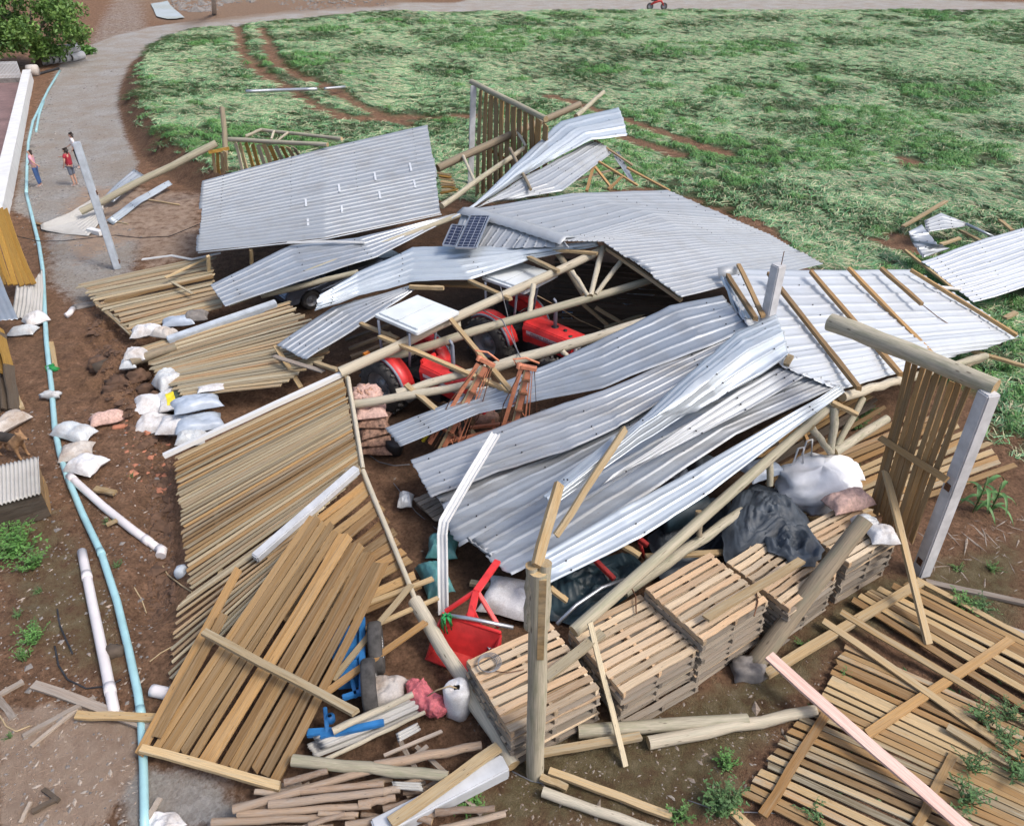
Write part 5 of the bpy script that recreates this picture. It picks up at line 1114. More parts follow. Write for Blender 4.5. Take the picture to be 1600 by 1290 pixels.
mb = MB(); mb.tube(S((694,960,.70),(735,966,.74),(802,980,.72)), .035, 8); solo(mb, 'pipe', 'steel', 'grey steel pipe lying across the red scoop, tied with green cord', 'pipe')
mb = MB(); c0 = P(697,965,.74)
for k in range(22):
    a = rnd.random() * 6.28; mb.tube([c0 + Vector((.03*math.cos(a), .03*math.sin(a), .05)), c0 + Vector((.08*math.cos(a), .08*math.sin(a), rnd.uniform(-.02,.06))), c0 + Vector((.09*math.cos(a+.4), .09*math.sin(a+.4), -rnd.uniform(.12,.32)))], .014, 5)
solo(mb, 'cord_bundle', 'green_cloth', 'bright green cord bundle tied on the pipe at the red scoop', 'cord')
# red frame under the broad slab
b = P(985,830,0); t = thing('red_frame', 'red implement frame half hidden below the broad roof slab', 'farm implement', b)
for a, c_, w_ in (((905,850,.6),(960,905,.35),.09), ((965,815,.7),(1012,852,.55),.09), ((1028,770,1.1),(1030,815,.8),.16), ((950,822,.7),(1010,790,.9),.07)):
    mb = MB(); mb.bar(P(*a), P(*c_), w_, .09); mb.build('beam', 'red_old', t, b, bevel=.01)
for px in ((958,818,.55), (1000,848,.45)): mb = MB(); mb.tube([P(*px), P(px[0]+6, px[1]+22, .05)], .04, 6); mb.build('leg', 'red_old', t, b)
# orange folded booms
b = P(735,690,0); t = thing('sprayer_booms', 'orange folded sprayer booms standing between the roof strips', 'farm implement', b)
def boom(base, top, wdt, sway):
    a0, a1 = P(*base), P(*top); d = (a1 - a0); X_, Y_, Z_ = frame(d, (0, -1, .3)); L = d.length
    for k, (o0, o1, w_, m_) in enumerate(((0,0,.10,'orange'), (.14,.10,.06,'straw_wire'), (-.42,-.10,.03,'orange'), (.52,.28,.085,'orange'), (-.60,-.16,.018,'orange'), (.30,.10,.018,'rust'), (.62,.20,.02,'orange'), (-.25,-.02,.02,'rust'))):
        mb = MB(); mb.bar(a0 + Y_ * o0 * wdt + X_ * rnd.uniform(-.1, .15), a1 + Y_ * o1 * wdt - X_ * rnd.uniform(.03, .12), w_, w_ * .7, Z_); mb.build('boom_bar', m_, t, b)
    for k in range(6):
        f0, f1 = .08 + .14 * k, .18 + .14 * k; sp = lambda f: lerp(.46, .13, f) * wdt
        mb = MB(); mb.tube([a0.lerp(a1, f0) + Y_ * sp(f0) * (1 if k % 2 else -.9), a0.lerp(a1, f1)], .014, 5); mb.build('lattice_bar', 'orange', t, b)
    for f in (.22, .45, .68, .85):
        mb = MB(); mb.box(a0.lerp(a1, f), (.16, .20, .035), Matrix((Y_, Z_, X_)).transposed()); mb.build('clamp', 'rust', t, b)
    for s in (-1, 1):
        mb = MB(); mb.tube([a0 + Y_ * s * .3, a0.lerp(a1, .5) + Y_ * s * .36 + Z_ * .1, a1 + Y_ * s * .12], .012, 5); mb.build('hose', 'rust', t, b)
    hd = MB(); hd.box(a1, (.34, .14, .08), Matrix((Y_, Z_, X_)).transposed()); hd.lathe([(.06, -.06), (.06, .06), (.001, .06)], a1 + Y_ * .2, X_, 10); hd.tube([a1 + Y_*.25, a1 + Y_*.35 + X_*.12, a1 + Y_*.1 + X_*.2, a1 - Y_*.2 + X_*.14], .025, 6); hd.build('top_bracket', 'orange', t, b, bevel=.01)
boom((690,706,.3), (762,566,2.35), .62, 0); boom((800,690,.7), (826,574,2.5), .55, 0)
for a, c_ in (((700,690,.5),(790,668,.7)), ((690,668,.6),(735,700,.4)), ((735,668,.6),(800,660,.75)), ((716,650,.7),(722,700,.3)), ((770,655,.75),(774,690,.4))):
    mb = MB(); mb.bar(P(*a), P(*c_), .07, .06); mb.build('base_bar', 'orange', t, b)
mb = blob(P(760,655,.5), (.3,.22,.22), 9, .8, .1); mb.build('tank', 'onion', t, b)
mb = MB(); mb.box(P(672,672,.45), (.18,.16,.14)); mb.tube(S((660,690,.3),(672,672,.5)), .05, 8); mb.build('pump', 'yellow', t, b, bevel=.02)
# blue trailer below the brown panel
b = P(555,1050,0); t = thing('blue_trailer', 'blue trailer frame with two tyres below the brown fallen panel', 'trailer', b)
for px, py in ((578,1072), (588,1012)): c_ = P(px, py, .44); wheel('wheel', t, c_ - b, .43, .22, 1, 'white_print', 0, .5).rotation_euler = (0, 0, R(-80))
for a, c_, w_ in (((566,965,.62),(566,1085,.55),.10), ((520,1035,.55),(568,1022,.58),.08), ((535,1090,.5),(566,1080,.5),.08), ((540,1020,.5),(556,1088,.5),.06), ((500,1150,.3),(600,1128,.35),.10), ((508,1105,.4),(512,1148,.3),.06), ((480,1145,.3),(535,1142,.3),.12)):
    mb = MB(); mb.bar(P(*a), P(*c_), w_, .08); mb.build('frame_bar', 'blue', t, b, bevel=.01)
mb = MB(); mb.add(S((515,985,.5),(560,975,.52),(562,1020,.5),(520,1035,.48)), [(0,1,2,3)]); o = mb.build('deck_plate', 'blue', t, b); o.modifiers.new('gauge','SOLIDIFY').thickness = .02
mb = MB(); mb.box(P(545,1030,.40), (.34,.9,.30), Matrix.Rotation(.12,3,'Z')); mb.build('body', 'blue', t, b, bevel=.02)
mb = MB(); mb.lathe([(.07,0),(.07,.1),(.03,.12)], P(517,1125,.3), (0,0,1), 12); mb.build('hub_cap', 'blue', t, b)
# inside clutter
mb = MB(); mb.lathe([(.001,.5),(.26,.5),(.28,.45),(.28,-.45),(.26,-.5),(.001,-.5)], P(1068,800,.75), (1,.35,.1), 20); solo(mb, 'barrel', 'tarp_teal', 'dark blue barrel lying under the broad slab near the black bags', 'barrel')
t = thing('blue_crate', 'small blue and white plastic crate in the dark barn behind the right tractor', 'crate', P(886,500,.1))
for x in (-.14, .14): mb = MB(); mb.box((x, 0, .16), (.02, .28, .3)); mb.build('side', 'blue', t)
for k in range(4): mb = MB(); mb.box((0, -.14, .04 + .085*k), (.3, .02, .035)); mb.build('slat', 'white_print', t)
mb = MB(); mb.box((0, .02, .31), (.26, .22, .02)); mb.build('lid', 'blue', t)
mb = drape(pl((960,500),(1045,462),(1060,470),(1010,500),(975,512)), lambda x, y: .7, 3, 12, .12); solo(mb, 'tarpaulin', 'blue_bag', 'dark blue tarpaulin under the far edge of the roof strip inside the barn', 'tarpaulin')
mb = MB(); mb.lathe([(.16,0),(.2,.02),(.22,.3),(.2,.32),(.001,.32)], P(615,706,.05), (.2,0,1), 14); solo(mb, 'pot', 'black', 'black plastic pot beside the onion sacks', 'pot')

# ================================================================ SACKS, BAGS, TARPS
def sack(c, size, m_, label, seed, cat='sack', name='sack', **k):
    c = Vector(c); mb = (blob if k.pop('round', False) else pillow)((c.x, c.y, c.z + size[2] * k.get('flat', .5)), size, seed, **k); return solo(mb, name, m_, label, cat)
A_ = [((238,640),.0,(.36,.30,.20),'sack','white sack at the far left of the sack heap, upper one',.4), ((243,670),.0,(.38,.32,.20),'sack','white sack at the far left of the sack heap, lower one',.2),
 ((282,672),.0,(.42,.30,.20),'sack','white sack at the front of the sack heap beside a red tile',.1), ((312,668),.0,(.50,.28,.17),'blue_bag','blue grey sack at the bottom right of the sack heap',.5),
 ((313,652),.30,(.50,.28,.15),'blue_bag','blue grey sack on top at the right of the sack heap',.55), ((268,612),.1,(.30,.26,.26),'clear','grey plastic bag at the top of the sack heap',.8), ((300,690),.0,(.30,.2,.14),'clear','crumpled clear bag below the sack heap at the white edged board',.2)]
for i, (p, dz, sz, m_, lab, rz) in enumerate(A_): sack(G(p[0], p[1], dz), tuple(q * 1.15 for q in sz), m_, lab, 10 + i, rz=rz, tilt=(0, .1))
o = sack(G(283,645,.28), (.48,.38,.22), 'sack', 'white sack with a yellow and black print on top of the sack heap', 20, rz=.5)
bv = [v.co.copy() for v in o.data.vertices][:27 * 19]
for nm, m_, i0, i1 in (('yellow_print', 'yellow', 6, 12), ('dark_print', 'dark_print', 12, 19)):
    lb = MB(); lb.grid([[bv[i * 19 + j] + Vector((0, -.006, .012)) for j in range(1, 11)] for i in range(i0, i1 + 1)]); lb.build(nm, m_, o)
for args in (
 (G(170,660), (.42,.22,.18), 'net_pink', 'pale pink net sack lying among the earth clods', 31, dict(rz=.5, pinch=.5)),
 (G(118,682), (.52,.26,.20), 'clear', 'cloudy plastic sack lying across the pale blue pipe', 32, dict(rz=-.35)),
 (G(122,712), (.36,.30,.18), 'sack_dirty', 'stained white sack below the cloudy plastic sack', 33, dict(rz=.3)),
 (G(138,733), (.38,.32,.20), 'sack', 'clean white sack nearest the slanting white pipe', 34, dict(rz=-.3)),
 (G(18,668), (.46,.24,.22), 'sack_dirty', 'dirty white sack behind the dog', 35, dict(rz=1.1)),
 (G(38,522), (.38,.24,.16), 'clear', 'clear plastic bag on the ground below the bent fibre sheet', 36, dict(rz=.1)),
 (G(59,506), (.34,.28,.22), 'sack', 'white bag with orange stains beside the pale blue pipe', 37, dict(rz=.8)),
 (P(230,524,.5), (.40,.26,.20), 'sack', 'white plastic bag at the left end of the lying concrete post', 38, dict(rz=.3)),
 (P(258,526,.55), (.30,.22,.18), 'sack_dirty', 'dirty pale bag right beside the lying concrete post', 39, dict(rz=-.3)),
 (P(280,508,.5), (.46,.22,.16), 'blue_bag', 'dark grey sack above the lying concrete post', 40, dict(rz=.3)),
 (P(308,500,.55), (.34,.22,.18), 'stone', 'dark sack at the end of the second heap of slats', 41, dict(rz=.2)),
 (P(214,562,.45), (.28,.22,.22), 'sack', 'small white bag on the log by the earth clods', 42, dict(rz=.2)),
 (P(203,575,.3), (.22,.18,.16), 'clear', 'grey plastic bag below the small white bag by the log', 43, dict(rz=.2)),
 (P(330,608,.6), (.32,.14,.06), 'sack', 'white plastic scrap on the fan of slats', 44, dict(rz=.3)),
 (P(805,945,.1), (.60,.42,.26), 'sack', 'large pale grey sack right of the red hitch frame', 45, dict(rz=-.3)),
 (P(692,862,.05), (.30,.30,.22), 'teal_bag', 'teal plastic bag behind the bent white gutter, upper one', 46, dict()),
 (P(680,912,.05), (.26,.40,.22), 'teal_bag', 'teal plastic bag behind the bent white gutter, lower one', 47, dict(rz=.4)),
 (P(634,787,.05), (.16,.2,.16), 'clear', 'clear crumpled plastic bag beside the small grey pallet', 48, dict()),
 (P(606,1092,.1), (.30,.28,.24), 'sack_dirty', 'beige sack between the trailer tyre and the red onion sack', 49, dict()),
 (P(1322,792,1.06), (.46,.24,.22), 'net_pink', 'pink net sack of onions on the pallets, right of the white bulk bag', 50, dict(rz=.35)),
 (P(1352,826,1.06), (.24,.20,.16), 'clear', 'clear plastic bag on the pallets behind the leaning log top', 51, dict()),
 (P(1376,842,1.06), (.26,.22,.16), 'sack', 'white plastic bag on the pallets right of the leaning log top', 52, dict()),
 (P(1096,745,1.2), (.36,.34,.26), 'tarp', 'black crumpled sack behind the long pole', 53, dict(rz=.4)),
 (P(1062,765,.9), (.34,.26,.3), 'grey_cloth', 'grey brown sack under the lower edge of the broad slab', 54, dict(rz=.4)),
 (P(1188,740,1.0), (.40,.26,.16), 'blue_bag', 'grey plastic sack between the long pole and the bulk bag', 55, dict(rz=.4))):
    sack(*args[:5], **args[5])
# bulk bag with loops
o = sack(P(1272,775,.55), (.78,.56,.55), 'bigbag', 'big white bulk bag slumped behind the black tarp', 60, 'bulk bag', 'bulk_bag', round=True, rz=.15, wr=.22, freq=1.8, n=36, m=24, sq=.8)
for x, y in ((-.55,.1),(-.3,.35)):
    mb = MB(); mb.tube([(x, y, .75), (x+.03, y+.02, 1.12), (x+.14, y+.04, 1.14), (x+.2, y, .72)], .02, 6); mb.build('lifting_loop', 'bigbag', o)
o = sack(P(1322,745,.95), (.28,.22,.2), 'bigbag', 'small white bag slumped against the right side of the bulk bag', 61)
# onion sacks behind the slat wall
for i, (px, py, z, sx) in enumerate(((590,704,.02,.40),(588,690,.22,.40),(586,676,.42,.39),(584,662,.62,.38),(580,648,.82,.38))):
    sack(P(px, py, z), (sx, .30, .13), 'net_brown' if i < 4 else 'net_pink', ('bottom', 'second lowest', 'middle', 'second highest', 'top')[i] + ' net sack of onions in the pile behind the slat wall', 70 + i, flat=.8, rz=.2 + .25 * (i % 3 - 1), wr=.3, freq=3)
b = P(573,622,1.0); t = thing('onion_heap', 'heap of loose pinkish onions above the net sacks', 'onions', b)
mb = blob((0,0,.05), (.34,.30,.24), 77, .6, .3, 3.5); mb.build('netting', 'net_pink', t)
for i in range(70):
    a, e = rnd.random() * 6.28, rnd.random() * 1.2; mb = MB(); mb.lathe([(.001,-.035),(.03,-.025),(.042,0),(.03,.026),(.008,.045),(.001,.05)], (.32*math.cos(a)*math.cos(e), .28*math.sin(a)*math.cos(e), .05+.24*math.sin(e)), (rnd.gauss(0,1), rnd.gauss(0,1), rnd.gauss(0,1)), 8)
    mb.build('onion', 'onion' if i % 3 else 'net_pink', t)
# red net sack: a bent, waisted bag
b = G(664,1105); t = thing('net_sack', 'bright red net sack of onions bent in the middle, on the bare ground', 'sack', b)
sk = skin('bag', [(P(637,1062,.32)-b, .05), (P(645,1070,.30)-b, .14), (P(654,1085,.26)-b, .17), (P(666,1092,.25)-b, .19), (P(681,1104,.24)-b, .20), (P(690,1112,.22)-b, .12), (P(693,1116,.2)-b, .05)], [(0,1),(1,2),(2,3),(3,4),(4,5),(5,6)], 'net_red', t, 4, 3)
tex = bpy.data.textures.new('lumps', 'CLOUDS'); tex.noise_scale = .10; dm = sk.modifiers.new('lumps', 'DISPLACE'); dm.texture = tex; dm.strength = .09; dm.mid_level = .5
t = thing('sack', 'upright white woven bag with a pinched neck beside the pale edge pole', 'sack', G(716,1112))
mb = MB(); rows = []
for i, (rr, z) in enumerate(((.15,.0),(.20,.05),(.21,.25),(.20,.45),(.205,.58),(.16,.64),(.05,.62))):
    rows.append([(rr*(1+.07*math.sin(5*a+i))*math.cos(a), rr*(1+.06*math.cos(4*a-i))*math.sin(a), z+.02*math.sin(3*a+i)) for a in [k*math.pi/11 for k in range(22)]])
mb.grid(rows, True, True); mb.build('bag', 'sack', t)
mb = MB(); mb.tube([(0,0,.6),(-.1,-.02,.68),(-.3,-.05,.62),(-.45,-.03,.45)], .012, 5); mb.build('tie_string', 'straw_wire', t)
# tarps
def tarp(poly, zf, lab, m_='tarp', seed=0, **k):
    mb = drape([P(x, y, 1.0).xy for x, y in poly], zf, seed, **k); o = solo(mb, 'tarpaulin', m_, lab, 'tarpaulin'); return o
def zt1(x, y):
    c_ = P(1190,800,1.1); d = math.hypot((x - c_.x) * .9, y - c_.y); return .72 + .5 * max(0, 1 - (d / 1.0) ** 2)
tarp([(1152,762),(1185,738),(1222,750),(1262,795),(1290,855),(1240,845),(1225,835),(1190,850),(1140,868),(1128,830)], zt1, 'crumpled black tarpaulin heaped behind the third and fourth pallet stacks', 'tarp', 1, n=44, amp=.2, freq=2.0)
tarp([(1188,832),(1215,815),(1262,826),(1288,862),(1272,888),(1240,888),(1222,872),(1200,865)], lambda x, y: 1.03, 'smaller black tarpaulin bunched on top of the fourth pallet stack', 'tarp', 2, n=26, amp=.22, freq=2.6)
mb = drape(pl((845,905),(905,880),(985,872),(1020,905),(985,940),(900,985),(850,975)), lambda x, y: .12, 5, 34, .34, 1.7); solo(mb, 'tarpaulin', 'tarp_teal', 'dark teal plastic sheet crumpled under the lower roof edge', 'tarpaulin')
mb = drape(pl((1010,850),(1080,790),(1140,790),(1150,850),(1080,910),(1030,915)), lambda x, y: .15, 6, 30, .40, 1.7); solo(mb, 'tarpaulin', 'tarp', 'black plastic heap under the two poles, left of the crumpled tarpaulin', 'tarpaulin')
mb = MB(); mb.tube(S((870,975,.55),(900,945,.7),(940,918,.75),(975,905,.7)), .035, 7); solo(mb, 'bent_pipe', 'steel', 'bent grey pipe on the dark teal plastic sheet', 'pipe')
mb = drape(pl((218,1282),(240,1268),(275,1268),(292,1288),(262,1300),(225,1300)), lambda x, y: gz(x, y) + .02, 7, 14, .1, 3); solo(mb, 'plastic_sheet', 'sack', 'torn white plastic at the bottom end of the pale blue pipe', 'plastic sheet')

# ================================================================ PIPES AND CABLES
def pipe(pts, r_, m_, lab, cat='pipe', collars=(), name='pipe', dz=None, n=10):
    ps = [G(x, y, r_ if dz is None else dz) for x, y in pts]; fine = []
    for i in range(len(ps) - 1):
        for k in range(4): 
            p = ps[i].lerp(ps[i+1], k / 4); fine.append(p)
    fine.append(ps[-1]); mb = MB(); mb.tube(fine, r_, n)
    base = min(fine, key=lambda q: q.z).copy(); o = tag(mb.build(name, m_, None, base), lab, cat)
    for f in collars:
        p = along(ps, f); d = along(ps, min(1, f + .02)) - along(ps, max(0, f - .02)); d.normalize(); c_ = MB(); c_.tube([p - d * .09, p + d * .09], r_ * 1.10, n); c_.build('collar', m_, o, base)
    return o
pipe([(94,112),(76,142),(52,192),(45,225),(43,262),(42,305)], .066, 'pvc_blue', 'upper length of the pale blue pipe along the lane by the white wall')
pipe([(42,305),(52,345),(62,385),(68,425),(71,490),(74,540),(82,610),(87,672),(95,712),(108,752)], .066, 'pvc_blue', 'middle length of the pale blue pipe passing the sacks', collars=(.2,.62))
pipe([(108,752),(130,805),(160,868),(185,945),(203,1020),(217,1085),(222,1120)], .066, 'pvc_blue', 'lower length of the pale blue pipe with a collar', collars=(.33,.98))
pipe([(222,1122),(226,1200),(228,1300)], .062, 'pvc_blue', 'last length of the pale blue pipe running out of the bottom edge')
pipe([(69,160),(62,180),(57,207)], .062, 'pvc_blue', 'short pale blue pipe beside the long one near the three people')
pipe([(110,748),(165,797),(210,833),(250,862)], .085, 'pvc', 'slanting white pipe with an elbow at its lower end', collars=(.03,.85))
mb = MB(); mb.tube([G(250,862,.10), G(256,866,.12), G(253,874,.10)], .10, 10); solo(mb, 'pipe_elbow', 'pvc', 'white elbow at the lower end of the slanting white pipe', 'pipe')
o = pipe([(130,866),(146,945),(166,1040),(182,1122)], .085, 'pvc', 'straight white pipe lying free beside the pale blue pipe', collars=(.17,.84))
mb = MB(); c_ = G(182,1123,.10); mb.lathe([(.08,0),(.08,.02),(.001,.02)], c_, (.15,-1,0), 14); mb.build('bore_shade', 'black', o, o.location)  # black disc on the closed end paints the pipe's shaded inside
pipe([(240,1084),(268,1090)], .10, 'pvc', 'white pipe end poking out left of the brown fallen panel')
mb = MB(); mb.tube([G(104,497,.07), G(110,494,.09), G(115,486,.08)], .085, 10); solo(mb, 'pipe_elbow', 'pvc', 'loose white pipe elbow lying on the lane', 'pipe')
mb = MB(); c0 = G(82,579,.10)
for k in range(16):
    a = rnd.random() * 6.28; mb.tube([c0 + Vector((.03*math.cos(a), .03*math.sin(a), .07)), c0 + Vector((.13*math.cos(a), .10*math.sin(a), rnd.uniform(.0,.08))), c0 + Vector((.2*math.cos(a+.5), .12*math.sin(a+.5), -.06))], .013, 5)
solo(mb, 'cord_bundle', 'green_cloth', 'dark green cord tied round the pale blue pipe', 'cord')
mb = blob(G(83,624,.14), (.22,.10,.10), 6, .9, .5, 3.5, 14, 10); solo(mb, 'plastic_tie', 'clear', 'grey plastic scrap tied round the pale blue pipe', 'plastic bag')
pipe([(386,153),(430,151),(497,149)], .10, 'steel', 'grey irrigation pipe lying in the onion field', dz=.35)
pipe([(508,147),(540,144)], .08, 'steel', 'short irrigation pipe in the field beyond the taped slab', dz=.3)
pipe([(57,119),(92,109)], .09, 'dark_steel', 'dark pipe on the ground at the far end of the white wall')
def cable(pts, r_, m_, lab): 
    ps = [P(*p) if p[2] > 0 else G(p[0], p[1], r_) for p in pts]; fine = [along(ps, k / 40) for k in range(41)]; mb = MB(); mb.tube(fine, r_, 5); solo(mb, 'cable', m_, lab, 'cable')
cable([(-5,357,1.6),(30,370,.9),(62,377,.3),(100,377,0),(180,368,0),(215,372,0),(265,370,0),(312,350,.6)], .014, 'black', 'black cable running over the lane from the ochre shed')
cable([(570,706,0),(592,722,0),(616,728,0),(640,726,0)], .012, 'wire', 'loose grey wire on the ground right of the slat wall')
cable([(615,755,0),(650,800,0),(680,825,0),(694,835,0)], .01, 'wire', 'thin wire on the ground by the small grey pallet')
cable([(252,880,0),(262,898,0),(284,915,0),(300,925,0)], .014, 'straw_wire', 'tan cord on the earth beside the slats')
cable([(210,918,0),(222,938,0),(229,958,0)], .012, 'straw_wire', 'short tan cord on the earth left of the slats')
cable([(234,1034,0),(252,1020,0),(270,1010,0)], .012, 'straw_wire', 'thin tan cord by the lower pale blue pipe')
cable([(90,952,0),(94,978,0),(106,1005,0),(114,1022,0)], .016, 'dark_steel', 'black hose piece on the mossy yard, upper one')
cable([(86,1010,0),(92,1040,0),(106,1062,0),(135,1076,0),(170,1072,0),(190,1062,0)], .016, 'dark_steel', 'black hose piece on the mossy yard, lower one')
cable([(0,1118,0),(10,1135,0),(26,1143,0),(48,1134,0)], .014, 'straw_wire', 'looped pale cord at the left edge')
cable([(782,448,2.7),(790,480,2.2),(800,520,1.6),(812,560,1.4)], .012, 'wire', 'wire hanging from the upper truss pole')
cable([(840,462,2.4),(870,478,1.6),(905,500,1.0),(942,516,.6)], .012, 'straw_wire', 'pale wire strung behind the right tractor')
cable([(755,485,2.1),(785,500,2.1),(805,540,2.0),(814,560,2.1)], .016, 'wire', 'bent hose arching down to the right orange boom')
cable([(1180,912,1.15),(1184,940,1.13),(1178,962,1.12)], .012, 'rust', 'rusty hook wire lying on the third pallet stack')
cable([(985,915,.95),(993,930,.93),(994,958,.9)], .012, 'rust', 'rusty hook wire on the second pallet stack')
cable([(800,1205,0),(830,1220,0),(850,1224,0)], .012, 'wire', 'grey cable on the ground left of the split post foot')
cable([(1075,1250,0),(1110,1262,0),(1150,1268,0),(1210,1270,0)], .008, 'wire', 'thin wire on the moss near the fallen slat floor')

# ================================================================ FIREWOOD AND BOTTOM LEFT PILE
roof('sheet_stack', 'stack of old corrugated sheets beside the firewood', [[(488,1152,.30),(560,1120,.34),(640,1085,.36)], [(500,1172,.22),(580,1140,.26),(662,1103,.28)]], 1, 'fibre', .09, .03, 10, WAVE, seed=50, dent=.02)
roof('sheet_stack', 'lower corrugated sheets of the stack beside the firewood', [[(484,1160,.18),(560,1128,.2),(645,1092,.24)], [(498,1182,.10),(582,1150,.14),(668,1110,.16)]], 1, 'fibre', .09, .03, 10, WAVE, seed=51, dent=.02)
poles([((520,1142,.42),(645,1084,.46),.055,'log_pale','tan pole lying on the upper edge of the corrugated sheets'), ((508,1186,.25),(664,1112,.28),.035,'log_pale','thin pale pole along the lower edge of the corrugated sheets'),
       ((457,1187,.42),(700,1213,.38),.085,'log','greenish pole across the firewood heap'), ((585,1196,.4),(752,1164,.3),.07,'stick','grey pole at the right of the firewood heap')])
sticks = [((364,1264,.34),(584,1202,.36),.06),((371,1271,.28),(580,1258,.28),.05),((331,1284,.22),(555,1274,.22),.055),((444,1222,.4),(512,1204,.4),.05),((470,1236,.36),(600,1224,.36),.05),((420,1256,.34),(600,1236,.34),.06),((575,1240,.3),(625,1232,.3),.06),((560,1256,.3),(618,1246,.28),.055),((340,1300,.2),(520,1292,.2),.05),((540,1290,.2),(640,1272,.22),.06)]
for i in range(34):
    x, y = rnd.uniform(380, 690), rnd.uniform(1195, 1300); L = rnd.uniform(30, 110); a = rnd.gauss(-.18, .22); z = rnd.uniform(.06, .30)
    sticks.append(((x, y, z), (x + L * math.cos(a), y + L * math.sin(a), z + rnd.uniform(-.05, .05)), rnd.uniform(.025, .055)))
for a, b_, r_ in sticks: log('firewood_stick', P(*a), P(*b_), r_, 'stick', label='dry barkless stick in the firewood heap at the bottom edge', cat='firewood', group='sticks of the firewood heap')
for a, b_, w_, lab in (((650,1165,.15),(730,1240,.06),.07,'thin pale lath leaning off the firewood heap to the right'),((626,1158,.2),(662,1225,.15),.07,'short lath standing in the firewood heap'),((636,1190,.2),(668,1165,.25),.06,'orange splinter on the firewood heap'),((720,1240,.06),(752,1272,.05),.07,'pale lath end by the black box at the bottom'),((600,1180,.3),(690,1142,.3),.05,'curved pale batten above the firewood')):
    board('lath', P(*a), P(*b_), w_, .03, 'grey_wood', label=lab, cat='plank')
roof('sheet_stack', 'broken piece of fibre sheet on the firewood heap', [[(618,1146,.34),(652,1128,.36)], [(622,1160,.30),(658,1140,.32)]], 1, 'fibre', .1, .025, 6, WAVE, seed=52)
roof('sheet_stack', 'second broken piece of fibre sheet in the firewood heap', [[(612,1220,.36),(658,1222,.36)], [(616,1232,.32),(662,1236,.32)]], 1, 'fibre', .1, .025, 6, WAVE, seed=53)
mb = MB(); mb.box((0,0,.10), (.36,.26,.2)); mb.box((.02,-.02,.215), (.12,.10,.03)); o = mb.build('black_box', 'black', None, G(714,1278), bevel=.02); tag(o, 'small black box with a pale label at the bottom edge', 'box'); o.rotation_euler = (0,0,.9)
mb = MB(); mb.box((0,0,.234), (.08,.07,.006)); mb.build('paper_label', 'white_print', o)
mb = MB(); mb.lathe([(.001,0),(.17,0),(.18,.5),(.15,.52),(.001,.52)], P(148,578,.12), (.75,.5,.12), 14); o = solo(mb, 'stump', 'bark', 'dark uprooted stump lying on the earth clods', 'stump')
mb = blob(G(160,575,.1), (.30,.26,.22), 8, .8, .4, 2.5); solo(mb, 'earth_lump', 'clod', 'big lump of dark earth around the uprooted stump', 'earth lump')
for px, py, s, lab in ((215,590,.22,'dark earth lump right of the uprooted stump'),(190,600,.26,'dark earth lump below the uprooted stump'),(230,610,.2,'dark earth lump beside the white sacks'),(175,610,.16,'small dark earth lump nearest the blue pipe')):
    mb = blob(G(px, py, .02), (s*1.2, s, s*.8), int(px), .7, .5, 2.4, 14, 10); solo(mb, 'earth_lump', 'clod', lab, 'earth lump')
mb = blob(G(132,478,.02), (.30,.18,.05), 91, .9, .25, 2, 14, 8, rz=.5, sq=.4); solo(mb, 'stone_slab', 'stone', 'flat grey stone slab left of the upper slats', 'stone')
mb = blob(G(258,668,.02), (.10,.06,.06), 92, .9, .05, 1, 10, 8, sq=.3); solo(mb, 'brick', 'brick_red', 'red brick at the corner of the white sacks', 'brick')
mb = blob(G(186,668,.02), (.16,.07,.05), 93, .9, .1, 1, 10, 8, rz=.4, sq=.3); solo(mb, 'brick', 'brick_red', 'broken red brick beside the pale pink net sack', 'brick')
mb = blob(G(284,896,.05), (.12,.12,.14), 94, .9, .2, 2, 12, 8); solo(mb, 'stone', 'concrete_blue', 'blue grey stone at the foot of the fallen slats', 'stone')
mb = blob(G(180,1020,.03), (.16,.12,.14), 95, .8, .3, 2, 12, 8); solo(mb, 'stump', 'bark', 'small cut stump between the two long pipes', 'stump')
mb = MB(); mb.box((0,0,.012), (.16,.09,.02)); o = mb.build('blue_scrap', 'pvc_blue', None, G(196,1053), bevel=.004); tag(o, 'bright blue plastic scrap by the lower blue pipe', 'plastic scrap'); o.rotation_euler = (.2,.1,.6)
mb = MB(); mb.box((0,0,.012), (.3,.09,.02)); o = mb.build('tile_shard', 'brick_red', None, G(204,1180), bevel=.004); tag(o, 'terracotta shard on the sand by the blue pipe', 'tile shard'); o.rotation_euler = (.05,.1,1.4)
mb = MB(); mb.box((0,0,.012), (.26,.08,.02)); o = mb.build('tile_shard', 'brick_red', None, G(6,1192), bevel=.004); tag(o, 'terracotta shard at the left edge of the sand', 'tile shard'); o.rotation_euler = (.05,.1,.9)
mb = MB(); mb.box((0,0,.012), (.30,.20,.025)); o = mb.build('cardboard', 'plank', None, G(56,687), bevel=.004); tag(o, 'tan piece of board on the ground right of the dog', 'board'); o.rotation_euler = (.03,.06,.4)

